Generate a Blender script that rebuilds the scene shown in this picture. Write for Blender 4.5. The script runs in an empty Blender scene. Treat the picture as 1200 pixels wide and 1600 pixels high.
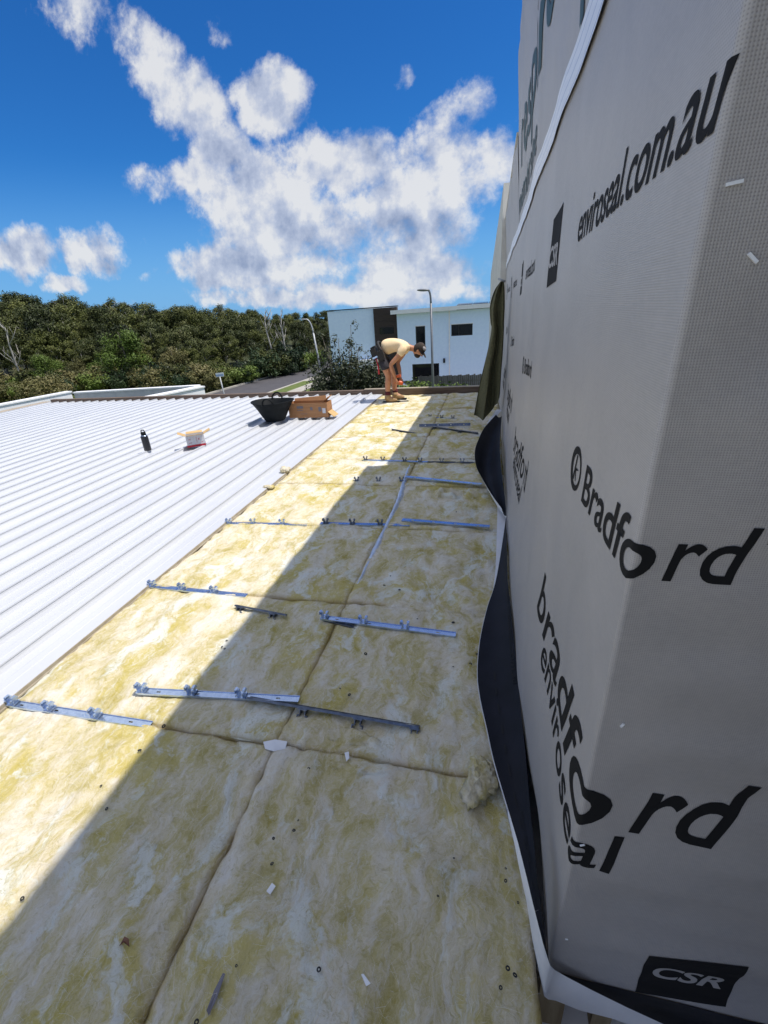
import bpy, bmesh, math, random
import numpy as np
from mathutils import Vector, Matrix, noise
random.seed(7); rng = np.random.default_rng(7)
R_ = math.radians
scene = bpy.context.scene
COL = scene.collection

# ------------------------------------------------------------------ camera
H = 1.56
RM = np.array([[0.974, 0.032, -0.223], [0.216, -0.412, 0.885], [-0.064, -0.911, -0.408]])
for i in (0, 1, 2):
    RM[i] /= np.linalg.norm(RM[i])
cam_d = bpy.data.cameras.new('camera'); cam = bpy.data.objects.new('camera', cam_d); COL.objects.link(cam)
cam_d.sensor_fit = 'HORIZONTAL'; cam_d.sensor_width = 36.0; cam_d.lens = 36.0 * 700 / 1200
cam_d.clip_start = 0.05; cam_d.clip_end = 2000
M3 = Matrix((RM[:, 0], -RM[:, 1], -RM[:, 2])).transposed()
q = M3.to_quaternion().normalized()
cam.matrix_world = Matrix.Translation((0, 0, H)) @ q.to_matrix().to_4x4()
scene.camera = cam

# ------------------------------------------------------------------ light
SUN = Vector((1.0, 0.09, 2.25)).normalized()          # towards the sun
sun_d = bpy.data.lights.new('sun', 'SUN'); sun_d.energy = 4.75; sun_d.angle = R_(0.55); sun_d.color = (1.0, 0.94, 0.865)
sun = bpy.data.objects.new('sun', sun_d); COL.objects.link(sun)
sun.rotation_euler = (-SUN).to_track_quat('-Z', 'Y').to_euler(); sun.location = SUN * 60

vs = scene.view_settings
scene.display_settings.display_device = 'sRGB'
vs.view_transform = 'Standard'; vs.look = 'None'; vs.exposure = 0.0; vs.gamma = 1.0; vs.use_curve_mapping = False
try:
    scene.cycles.max_bounces = 6; scene.cycles.transparent_max_bounces = 8
except Exception:
    pass

# viewing rays: where a direction in the picture meets a plane of the place (used for the sky and for measured positions)
def ray(px, py):
    c = np.array([(px - 600) / 700, (py - 800) / 700, 1.0]); return RM @ c
def onz(px, py, z=0.0):
    r = ray(px, py); t = (z - H) / r[2]; return Vector((r[0] * t, r[1] * t, z))
def onx(px, py, x):
    r = ray(px, py); t = x / r[0]; return Vector((x, r[1] * t, H + r[2] * t))
def ony(px, py, y):
    r = ray(px, py); t = y / r[1]; return Vector((r[0] * t, y, H + r[2] * t))

# ------------------------------------------------------------------ node helper
class NT:
    def __init__(self, tree): self.t = tree; self.n = tree.nodes; self.l = tree.links
    def new(self, typ, **kw):
        nd = self.n.new(typ)
        for k, v in kw.items(): setattr(nd, k, v)
        return nd
    def put(self, sock, v):
        if hasattr(v, 'is_output'): self.l.new(v, sock)
        else: sock.default_value = v
    def math(self, op, a, b=0.0, c=None, clamp=False):
        nd = self.new('ShaderNodeMath', operation=op); nd.use_clamp = clamp
        self.put(nd.inputs[0], a); self.put(nd.inputs[1], b)
        if c is not None: self.put(nd.inputs[2], c)
        return nd.outputs[0]
    def vmath(self, op, a, b=None, out=0):
        nd = self.new('ShaderNodeVectorMath', operation=op); self.put(nd.inputs[0], a)
        if b is not None:
            self.put(nd.inputs[3] if op == 'SCALE' else nd.inputs[1], b)
        return nd.outputs[out]
    def noise(self, vec, scale, detail=5, rough=0.55, dist=0.0, color=False):
        nd = self.new('ShaderNodeTexNoise'); self.put(nd.inputs['Vector'], vec)
        nd.inputs['Scale'].default_value = scale; nd.inputs['Detail'].default_value = detail
        nd.inputs['Roughness'].default_value = rough; nd.inputs['Distortion'].default_value = dist
        return nd.outputs['Color' if color else 'Fac']
    def ramp(self, fac, stops, interp='LINEAR'):
        nd = self.new('ShaderNodeValToRGB'); cr = nd.color_ramp; cr.interpolation = interp
        while len(cr.elements) < len(stops): cr.elements.new(0.5)
        for e, (p, c) in zip(cr.elements, stops):
            e.position = p; e.color = c if len(c) == 4 else (*c, 1)
        self.put(nd.inputs[0], fac); return nd.outputs[0]
    def mix(self, fac, a, b, mode='MIX'):
        nd = self.new('ShaderNodeMix', data_type='RGBA', blend_type=mode); nd.clamp_factor = True
        self.put(nd.inputs[0], fac)
        for s, v in ((nd.inputs[6], a), (nd.inputs[7], b)):
            self.put(s, v if hasattr(v, 'is_output') or len(v) == 4 else (*v, 1))
        return nd.outputs[2]
    def maprange(self, v, a, b, c=0.0, d=1.0, typ='SMOOTHSTEP'):
        nd = self.new('ShaderNodeMapRange', interpolation_type=typ); self.put(nd.inputs[0], v)
        for i, x in enumerate((a, b, c, d)): self.put(nd.inputs[i + 1], x)
        return nd.outputs[0]

# ------------------------------------------------------------------ sky with clouds
world = bpy.data.worlds.new('World'); scene.world = world; world.use_nodes = True
W = NT(world.node_tree); W.n.clear()
sky = W.new('ShaderNodeTexSky', sky_type='NISHITA'); sky.sun_disc = False
sky.sun_elevation = math.asin(SUN.z); sky.sun_rotation = math.atan2(SUN.x, SUN.y)
sky.altitude = 50; sky.air_density = 1.0; sky.dust_density = 0.35; sky.ozone_density = 3.0
SKY_STRENGTH = 0.11
bg = W.new('ShaderNodeBackground'); bg.inputs['Strength'].default_value = SKY_STRENGTH
outw = W.new('ShaderNodeOutputWorld'); W.l.new(bg.outputs[0], outw.inputs[0])
hs = W.new('ShaderNodeHueSaturation'); hs.inputs['Saturation'].default_value = 1.22; hs.inputs['Value'].default_value = 1.0
W.l.new(sky.outputs[0], hs.inputs['Color'])
skycol = W.mix(1.0, hs.outputs[0], (0.26, 0.70, 1.10), 'MULTIPLY')
tc = W.new('ShaderNodeTexCoord')
sepd = W.new('ShaderNodeSeparateXYZ'); W.l.new(tc.outputs['Generated'], sepd.inputs[0])
skycol = W.mix(W.maprange(sepd.outputs[2], .26, .0, 0, .8), skycol, (0.20 / SKY_STRENGTH, 0.44 / SKY_STRENGTH, 0.82 / SKY_STRENGTH))
sep = W.new('ShaderNodeSeparateXYZ'); W.l.new(tc.outputs['Generated'], sep.inputs[0])
ay = W.math('MAXIMUM', W.math('ABSOLUTE', sep.outputs[1]), 0.02)
cu = W.math('DIVIDE', sep.outputs[0], ay); cv = W.math('DIVIDE', sep.outputs[2], ay)
comb = W.new('ShaderNodeCombineXYZ'); W.l.new(cu, comb.inputs[0]); W.l.new(cv, comb.inputs[1]); W.l.new(sep.outputs[1], comb.inputs[2])
flat = W.new('ShaderNodeCombineXYZ'); W.l.new(cu, flat.inputs[0]); W.l.new(cv, flat.inputs[1])
wn = W.vmath('SUBTRACT', W.noise(comb.outputs[0], 5.0, 8, 0.62, color=True), (0.5, 0.5, 0.5))
P = W.vmath('ADD', flat.outputs[0], W.vmath('SCALE', wn, 0.10))
def uv(px, py):
    r = ray(px, py); return np.array([r[0] / r[1], r[2] / r[1]])
# cumulus banks: (centre, long radius, short radius in the sky, tilt in degrees, weight)
CLOUDS = [(140, 30, 110, 60, 30, .62), (225, 85, 105, 60, 45, .85), (290, 165, 90, 62, 55, 1.0), (335, 245, 75, 60, 55, .95),
          (425, 150, 66, 62, 0, .86), (452, 128, 34, 34, 0, .8), (300, 285, 110, 42, 5, .95), (265, 300, 70, 36, 0, .8), (400, 320, 150, 75, 10, 1.0),
          (540, 265, 100, 70, 0, 1.0), (610, 320, 120, 80, 0, 1.0), (480, 365, 190, 70, 0, 1.0), (700, 270, 85, 78, 20, .9),
          (665, 350, 100, 70, 0, .9), (770, 245, 60, 45, 20, .75), (740, 160, 55, 40, -35, .55), (634, 124, 22, 28, 0, .5),
          (420, 425, 200, 42, 0, .95), (640, 425, 150, 48, 0, .95), (520, 462, 240, 20, 0, .9), (30, 395, 75, 46, 20, .92),
          (148, 400, 62, 44, 10, .85), (100, 448, 50, 16, 0, .8), (215, 385, 40, 22, 0, .5), (330, 462, 70, 14, 0, .7),
          (720, 455, 70, 18, 0, .75), (590, 452, 130, 24, 0, .9), (250, 440, 60, 14, 0, .6), (400, 466, 120, 14, 0, .8), (105, 55, 95, 46, 35, .50), (330, 45, 50, 26, 30, .42), (60, 20, 60, 30, 30, .38), (690, 195, 50, 40, -40, .55), (200, 470, 60, 10, 0, .6)]
dens = None
for (cx, cy, a, b, ang, w) in CLOUDS:
    c = uv(cx, cy); an = R_(ang)
    e1 = uv(cx + a * math.cos(an), cy + a * math.sin(an)) - c
    e2 = uv(cx - b * math.sin(an), cy + b * math.cos(an)) - c
    Mi = np.linalg.inv(np.array([e1, e2]).T)
    d = W.vmath('SUBTRACT', P, (c[0], c[1], 0.0))
    r1 = W.vmath('DOT_PRODUCT', d, (Mi[0, 0], Mi[0, 1], 0.0), out=1)
    r2 = W.vmath('DOT_PRODUCT', d, (Mi[1, 0], Mi[1, 1], 0.0), out=1)
    q2 = W.math('ADD', W.math('MULTIPLY', r1, r1), W.math('MULTIPLY', r2, r2))
    v = W.math('MULTIPLY', W.math('SUBTRACT', 1.0, W.math('MULTIPLY', q2, 0.55)), w)
    v = W.math('MAXIMUM', v, 0.0)
    dens = v if dens is None else W.math('SMOOTH_MAX', dens, v, 0.12)
n1 = W.noise(comb.outputs[0], 5.0, 10, 0.60)
nf = W.noise(comb.outputs[0], 15.0, 10, 0.66)
s1 = W.noise(comb.outputs[0], 10.0, 8, 0.58)
s2 = W.noise(W.vmath('ADD', comb.outputs[0], (0.022, 0.032, 0)), 10.0, 8, 0.58)
dn = W.math('ADD', dens, W.math('MULTIPLY', W.math('SUBTRACT', n1, 0.5), 1.35))
dn = W.math('ADD', dn, W.math('MULTIPLY', W.math('SUBTRACT', nf, 0.5), 0.95))
alpha = W.maprange(dn, 0.40, 0.80)
# grey cloud bases
BASES = [(405, 392, 150, 30, 0, .9), (640, 372, 90, 36, 0, .85), (700, 430, 70, 24, 0, .7), (320, 225, 60, 34, 50, .45), (432, 190, 55, 24, 0, .5),
         (20, 388, 50, 22, 20, .8), (150, 415, 50, 16, 0, .5), (560, 395, 70, 28, 0, .8), (520, 448, 160, 8, 0, .5), (250, 320, 60, 16, 0, .35)]
shade = None
for (cx, cy, a, b, ang, w) in BASES:
    c = uv(cx, cy); an = R_(ang)
    e1 = uv(cx + a * math.cos(an), cy + a * math.sin(an)) - c
    e2 = uv(cx - b * math.sin(an), cy + b * math.cos(an)) - c
    Mi = np.linalg.inv(np.array([e1, e2]).T)
    d = W.vmath('SUBTRACT', P, (c[0], c[1], 0.0))
    r1 = W.vmath('DOT_PRODUCT', d, (Mi[0, 0], Mi[0, 1], 0.0), out=1)
    r2 = W.vmath('DOT_PRODUCT', d, (Mi[1, 0], Mi[1, 1], 0.0), out=1)
    q2 = W.math('ADD', W.math('MULTIPLY', r1, r1), W.math('MULTIPLY', r2, r2))
    v = W.math('MULTIPLY', W.math('MAXIMUM', W.math('SUBTRACT', 1.0, W.math('MULTIPLY', q2, 0.5)), 0.0), w)
    shade = v if shade is None else W.math('SMOOTH_MAX', shade, v, 0.2)
relief = W.math('ADD', W.math('MULTIPLY', W.math('SUBTRACT', s1, s2), 1.9), W.math('MULTIPLY', W.math('SUBTRACT', nf, .5), .55))
shade = W.math('MULTIPLY', shade, W.maprange(s1, .30, .62, .55, 1.0))
lit = W.math('ADD', W.math('SUBTRACT', 0.86, W.math('MULTIPLY', shade, 0.36)), relief, clamp=True)
ccol = W.ramp(lit, [(0.0, (0.14, 0.21, 0.42)), (0.35, (0.34, 0.42, 0.62)), (0.68, (0.62, 0.69, 0.86)), (0.95, (0.97, 0.98, 1.0))])
ccol = W.vmath('SCALE', ccol, 0.82 / SKY_STRENGTH)
# brighter clouds added overhead and behind, out of view, to raise ambient light
dz = W.math('ADD', W.math('ABSOLUTE', sep.outputs[2]), 0.22)
dome = W.new('ShaderNodeCombineXYZ'); W.l.new(W.math('DIVIDE', sep.outputs[0], dz), dome.inputs[0]); W.l.new(W.math('DIVIDE', sep.outputs[1], dz), dome.inputs[1])
g1 = W.noise(dome.outputs[0], 1.5, 8, 0.58); g2 = W.noise(W.vmath('ADD', dome.outputs[0], (.06, .03, 0)), 1.5, 6, .58)
galpha = W.maprange(g1, .43, .57)
gcol = W.ramp(W.math('ADD', .72, W.math('MULTIPLY', W.math('SUBTRACT', g1, g2), 4.0), clamp=True), [(0.0, (0.42, 0.47, 0.56)), (0.5, (0.68, 0.72, 0.80)), (1.0, (0.97, 0.97, 0.98))])
gcol = W.vmath('SCALE', gcol, 1.15 / SKY_STRENGTH)
gmask = W.math('MAXIMUM', W.maprange(cv, .62, .85), W.maprange(sep.outputs[1], .12, -.05))
ccol = W.mix(gmask, ccol, gcol)
alpha = W.math('ADD', W.math('MULTIPLY', alpha, W.math('SUBTRACT', 1.0, gmask)), W.math('MULTIPLY', galpha, gmask))
above = W.maprange(sep.outputs[2], -0.02, 0.02)
alpha = W.math('MULTIPLY', alpha, W.math('MULTIPLY', above, 0.93))
W.l.new(W.mix(alpha, skycol, ccol), bg.inputs['Color'])

# ------------------------------------------------------------------ materials
def mat(name, color=(.5, .5, .5), rough=0.6, metal=0.0, spec=None, build=None):
    m = bpy.data.materials.new(name); m.use_nodes = True
    t = NT(m.node_tree); b = m.node_tree.nodes['Principled BSDF']
    b.inputs['Base Color'].default_value = (*color, 1); b.inputs['Roughness'].default_value = rough
    b.inputs['Metallic'].default_value = metal
    if spec is not None: b.inputs['Specular IOR Level'].default_value = spec
    if build: build(t, b)
    return m
def pos(t):
    return t.new('ShaderNodeNewGeometry').outputs['Position']
def bump(t, b, h, strength=0.3, dist=0.01):
    nd = t.new('ShaderNodeBump'); nd.inputs['Strength'].default_value = strength; nd.inputs['Distance'].default_value = dist
    t.put(nd.inputs['Height'], h); t.l.new(nd.outputs[0], b.inputs['Normal'])
def worn(name, c1, c2, scale=8.0, rough=0.6, metal=0.0, bstr=0.0, stretch=None, detail=5, bd=0.004, lo=.35, hi=.65):
    def bld(t, b):
        p = pos(t)
        if stretch: p = t.vmath('MULTIPLY', p, stretch)
        n = t.noise(p, scale, detail, 0.6)
        t.put(b.inputs['Base Color'], t.ramp(n, [(lo, c1), (hi, c2)]))
        if bstr: bump(t, b, n, bstr, bd)
    return mat(name, c1, rough, metal, build=bld)

def ins_build(t, b):
    p = pos(t)
    w = t.vmath('SUBTRACT', t.noise(p, 3.2, 5, 0.6, color=True), (.5, .5, .5))
    pw = t.vmath('ADD', p, t.vmath('SCALE', w, 0.22))
    ps = t.vmath('MULTIPLY', pw, (1.1, 0.62, 1.0))
    wisps = t.noise(ps, 5.0, 10, 0.72, 0.25)
    big = t.noise(p, 1.7, 4, 0.6)
    fib = t.noise(t.vmath('MULTIPLY', pw, (1, .35, 1)), 26.0, 10, 0.80, .9)
    fib2 = t.noise(t.vmath('MULTIPLY', pw, (.45, 1, 1)), 70.0, 5, 0.75, .8)
    spot = t.noise(ps, 4.6, 6, 0.65, 0.2)
    base = t.ramp(wisps, [(.35, (.41, .335, .095)), (.45, (.58, .505, .275)), (.53, (.68, .61, .45)), (.63, (.745, .705, .615))])
    yel = t.maprange(t.math('ADD', t.math('MULTIPLY', big, .5), t.math('MULTIPLY', spot, .5)), .50, .585)
    base = t.mix(t.math('MULTIPLY', yel, .78), base, (.55, .455, .125))
    pale = t.maprange(t.noise(ps, 4.4, 9, .70, .5), .515, .615)
    base = t.mix(t.math('MULTIPLY', pale, .80), base, (.745, .77, .72))
    base = t.mix(t.maprange(fib, .51, .63, 0, .5), base, (.75, .73, .67))
    base = t.mix(t.maprange(fib2, .56, .74, 0, .45), base, (.76, .74, .70))
    base = t.mix(t.maprange(fib, .485, .36, 0, .5), base, (.38, .315, .085))
    base = t.mix(t.maprange(fib2, .44, .30, 0, .5), base, (.38, .31, .10))
    deep = t.maprange(t.noise(pw, 3.1, 7, .7, .4), .60, .70)
    base = t.mix(t.math('MULTIPLY', deep, .5), base, (.36, .29, .045))
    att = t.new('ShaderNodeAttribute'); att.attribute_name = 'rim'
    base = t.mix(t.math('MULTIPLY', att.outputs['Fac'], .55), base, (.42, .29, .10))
    t.put(b.inputs['Base Color'], base)
    hgt = t.math('ADD', t.math('MULTIPLY', wisps, 1.0), t.math('ADD', t.math('MULTIPLY', fib, .35), t.math('MULTIPLY', fib2, .15)))
    bump(t, b, hgt, .62, .034)
INS = mat('glasswool', (.75, .66, .42), 1.0, spec=.05, build=ins_build)

def wrap_build(t, b):
    tcn = t.new('ShaderNodeUVMap'); u = tcn.outputs[0]
    p = pos(t)
    sx = t.new('ShaderNodeSeparateXYZ'); t.l.new(u, sx.inputs[0])
    k = 2 * math.pi / 0.0062
    a = t.math('SINE', t.math('MULTIPLY', t.math('ADD', sx.outputs[0], sx.outputs[1]), k))
    c = t.math('SINE', t.math('MULTIPLY', t.math('SUBTRACT', sx.outputs[0], sx.outputs[1]), k))
    weave = t.math('MULTIPLY', a, c)
    n = t.noise(p, 3.0, 6, .6, .6)
    mott = t.noise(t.vmath('MULTIPLY', u, (1.0, 2.0, 1.0)), 60.0, 4, .7)
    col = t.ramp(n, [(.3, (.355, .338, .33)), (.7, (.44, .413, .395))])
    col = t.mix(t.maprange(mott, .35, .65, 0, .28), col, (.50, .475, .455))
    col = t.mix(t.maprange(weave, .0, 1.0, 0, .5), col, (.15, .143, .14))
    t.put(b.inputs['Base Color'], col)
    hg = t.math('ADD', t.math('MULTIPLY', weave, .5), t.math('MULTIPLY', mott, .8))
    bump(t, b, hg, .3, .0012)
WRAP = mat('sarking', (.3, .3, .3), .42, spec=.5, build=wrap_build)
WRAP.node_tree.nodes['Principled BSDF'].inputs['Sheen Weight'].default_value = .05
WRAP.node_tree.nodes['Principled BSDF'].inputs['Sheen Roughness'].default_value = .4
WRAP_PLAIN = worn('sarking_plain', (.52, .50, .49), (.62, .59, .57), 3.0, .5)
NAVY = worn('navy_lap', (.006, .007, .010), (.011, .012, .019), 6.0, .6, bstr=.15)
NAVY.node_tree.nodes['Principled BSDF'].inputs['Specular IOR Level'].default_value = .2
INK = mat('black_ink', (.014, .014, .015), .75, spec=.12)
GREENINK = mat('green_ink', (.012, .05, .045), .5)
LOGOINK = mat('wrap_grey_ink', (.36, .345, .335), .6)
DASHINK = mat('dash_ink', (.003, .003, .004), .8)
LINER = worn('white_liner', (.72, .73, .75), (.82, .82, .82), 9.0, .5)
TAPE = None
def tape_build(t, b):
    p = pos(t); sz = t.new('ShaderNodeSeparateXYZ'); t.l.new(p, sz.inputs[0])
    zz = t.math('ADD', sz.outputs[2], t.math('MULTIPLY', t.noise(t.vmath('MULTIPLY', p, (1, .6, 1)), 4.0, 3), .012))
    s = t.math('SINE', t.math('MULTIPLY', zz, 2 * math.pi / .033))
    blotch = t.noise(t.vmath('MULTIPLY', p, (4, 1, 9)), 14.0, 5, .6)
    c = t.mix(t.maprange(s, .86, 1.0, 0, .55), (.78, .80, .84), (.16, .24, .42))
    c = t.mix(t.maprange(blotch, .45, .75, 0, .45), c, (.5, .56, .68))
    t.put(b.inputs['Base Color'], c)
    bump(t, b, blotch, .35, .003)
TAPE = mat('white_tape', (.8, .8, .82), .35, build=tape_build)
SKYSTEEL = worn('galvanised', (.44, .55, .74), (.56, .67, .86), 30.0, .24, .9)  # base colour tinted blue to stand in for sky reflected in the zinc
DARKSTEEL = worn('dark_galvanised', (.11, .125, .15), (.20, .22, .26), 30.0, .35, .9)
FOIL = worn('foil_facing', (.55, .63, .78), (.8, .84, .9), 25.0, .28, .65, bstr=.6, bd=.006)
def roof_build(t, b):
    p = pos(t)
    n = t.noise(t.vmath('MULTIPLY', p, (1, .25, 1)), 3.0, 5, .6)
    n2 = t.noise(p, 40.0, 3, .6)
    c = t.ramp(n, [(.3, (.515, .535, .57)), (.7, (.565, .585, .615))])
    c = t.mix(t.maprange(n2, .66, .75, 0, .3), c, (.5, .48, .44))
    t.put(b.inputs['Base Color'], c)
    bump(t, b, t.noise(t.vmath('MULTIPLY', p, (3, .5, 1)), 3.5, 2), .12, .006)
ROOF = mat('white_roof_steel', (.76, .77, .78), .38, build=roof_build)
EDGE = worn('sheet_edge', (.30, .26, .20), (.42, .38, .30), 12, .6)
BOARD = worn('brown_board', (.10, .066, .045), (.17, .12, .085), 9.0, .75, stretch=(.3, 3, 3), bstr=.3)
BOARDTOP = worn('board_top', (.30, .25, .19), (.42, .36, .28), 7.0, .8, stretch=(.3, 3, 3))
TIMBER = worn('raw_timber', (.26, .19, .10), (.40, .31, .18), 14.0, .8, stretch=(3, 3, .25), bstr=.3)
RENDER = worn('white_render', (.74, .75, .77), (.81, .82, .83), 5.0, .8, bstr=.05)
RENDER_SHADE = worn('shaded_white_render', (.42, .43, .45), (.50, .51, .52), 5.0, .85)  # white render with the parapet face's shade put into the colour
CREAM = worn('cream_cladding', (.60, .58, .52), (.68, .66, .60), 5.0, .7)
KHAKI = worn('khaki_cloth', (.070, .067, .030), (.105, .10, .047), 40.0, .9, bstr=.2, bd=.002)
RUBBER = worn('black_rubber', (.006, .008, .009), (.012, .014, .016), 12.0, .65)
CARD = worn('cardboard', (.36, .175, .075), (.43, .22, .10), 9.0, .85, stretch=(.5, 2, 4))
CARDIN = worn('cardboard_inside', (.50, .33, .14), (.58, .40, .19), 9.0, .85)
CARTON = worn('carton_white', (.55, .55, .58), (.66, .66, .68), 40.0, .6)
REDP = mat('red_print', (.42, .012, .03), .5)
GREYP = mat('grey_print', (.16, .15, .17), .6)
BLACKM = mat('black_metal', (.015, .016, .020), .35)
SKIN = worn('skin', (.46, .20, .10), (.54, .25, .135), 14, .5)
SHIRT = worn('cream_yellow_shirt', (.88, .64, .36), (.92, .71, .44), 10, .9, bstr=.2, bd=.01)
SHORTS = worn('charcoal_shorts', (.022, .021, .028), (.045, .043, .052), 20, .9)
CAPM = worn('dark_cap', (.025, .016, .012), (.05, .035, .025), 30, .85)
GREYCAP = mat('grey_cap_panel', (.33, .31, .31), .8)
BOOT = worn('tan_boot', (.36, .22, .10), (.46, .30, .15), 20, .8)
SOCK = worn('dark_red_sock', (.055, .010, .014), (.13, .016, .022), 60, .9)
ORANGE = mat('orange_plastic', (.62, .10, .015), .4)
LEATHER = worn('black_leather', (.014, .012, .011), (.03, .026, .022), 30, .7)
RING = mat('black_washer', (.012, .012, .013), .5)
HAIR = mat('dark_hair', (.03, .018, .012), .8)
ASPH = worn('asphalt', (.060, .058, .064), (.080, .077, .082), 1.5, .9, detail=8)
CONC = worn('concrete', (.34, .32, .28), (.42, .40, .35), 1.2, .9, detail=7)
GRASS = worn('grass_lawn', (.07, .11, .018), (.13, .16, .035), 2.5, .95, detail=9, bstr=.5, bd=.05)
SCRUB = worn('scrub_ground', (.028, .038, .012), (.055, .06, .022), .6, 1.0, detail=9, bstr=.8, bd=.3)
GLASS = mat('dark_glass', (.008, .009, .012), .08)
FRAME = mat('black_frame', (.012, .012, .014), .4)
CLADD = worn('dark_timber_cladding', (.020, .011, .008), (.038, .022, .015), 5.0, .6, stretch=(.2, 1, 5))
FENCE = worn('grey_paling', (.07, .064, .062), (.14, .13, .125), 3.0, .9, stretch=(5, 5, .5))
POLE = worn('galv_pole', (.36, .38, .40), (.45, .47, .49), 3.0, .5, .3)
DARKPOLE = worn('dark_pole', (.13, .14, .155), (.18, .19, .205), 3.0, .5, .3)
SIGNB = mat('sign_white', (.72, .76, .80), .4)
SIGNBL = mat('sign_blue', (.25, .36, .55), .4)
SOLAR = mat('solar_black', (.010, .012, .025), .2)
LEAFB = worn('brown_leaf', (.12, .045, .025), (.2, .09, .05), 30, .8)

RUBBER.node_tree.nodes['Principled BSDF'].inputs['Specular IOR Level'].default_value = .15
def leafmat(name, cols, rough=.55):
    def bld(t, b):
        at = t.new('ShaderNodeAttribute'); at.attribute_name = 'tint'
        oi = t.new('ShaderNodeObjectInfo')
        f = t.math('ADD', t.math('MULTIPLY', at.outputs['Fac'], .8), t.math('MULTIPLY', t.math('SUBTRACT', oi.outputs['Random'], .35), .55))
        n = len(cols)
        c = t.ramp(f, [(i / (n - 1), col) for i, col in enumerate(cols)])
        t.put(b.inputs['Base Color'], c)
        b.inputs['Transmission Weight'].default_value = 0.0
    return mat(name, cols[0], rough, spec=.25, build=bld)
EUC = leafmat('eucalypt_leaves', [(.016, .021, .006), (.050, .062, .014), (.105, .12, .028), (.20, .205, .06)])
EUCD = leafmat('she_oak_leaves', [(.013, .020, .007), (.040, .053, .015), (.082, .096, .028), (.15, .155, .06)])
BRIGHT = leafmat('bright_leaves', [(.05, .085, .012), (.09, .14, .022), (.13, .18, .035), (.18, .22, .05)])
OLIVE = leafmat('olive_scrub_leaves', [(.06, .062, .02), (.10, .10, .033), (.15, .14, .05), (.19, .16, .07)])
DARKL = leafmat('dark_shrub_leaves', [(.010, .022, .008), (.02, .04, .014), (.035, .06, .022), (.06, .085, .03)])
BANKS = leafmat('silver_backed_leaves', [(.016, .022, .012), (.04, .05, .024), (.085, .095, .055), (.42, .41, .34)])
BARK = worn('bark', (.06, .05, .04), (.13, .115, .095), 3.0, .95)
PALEBARK = worn('pale_bark', (.30, .28, .25), (.46, .44, .40), 2.0, .9)

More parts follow.
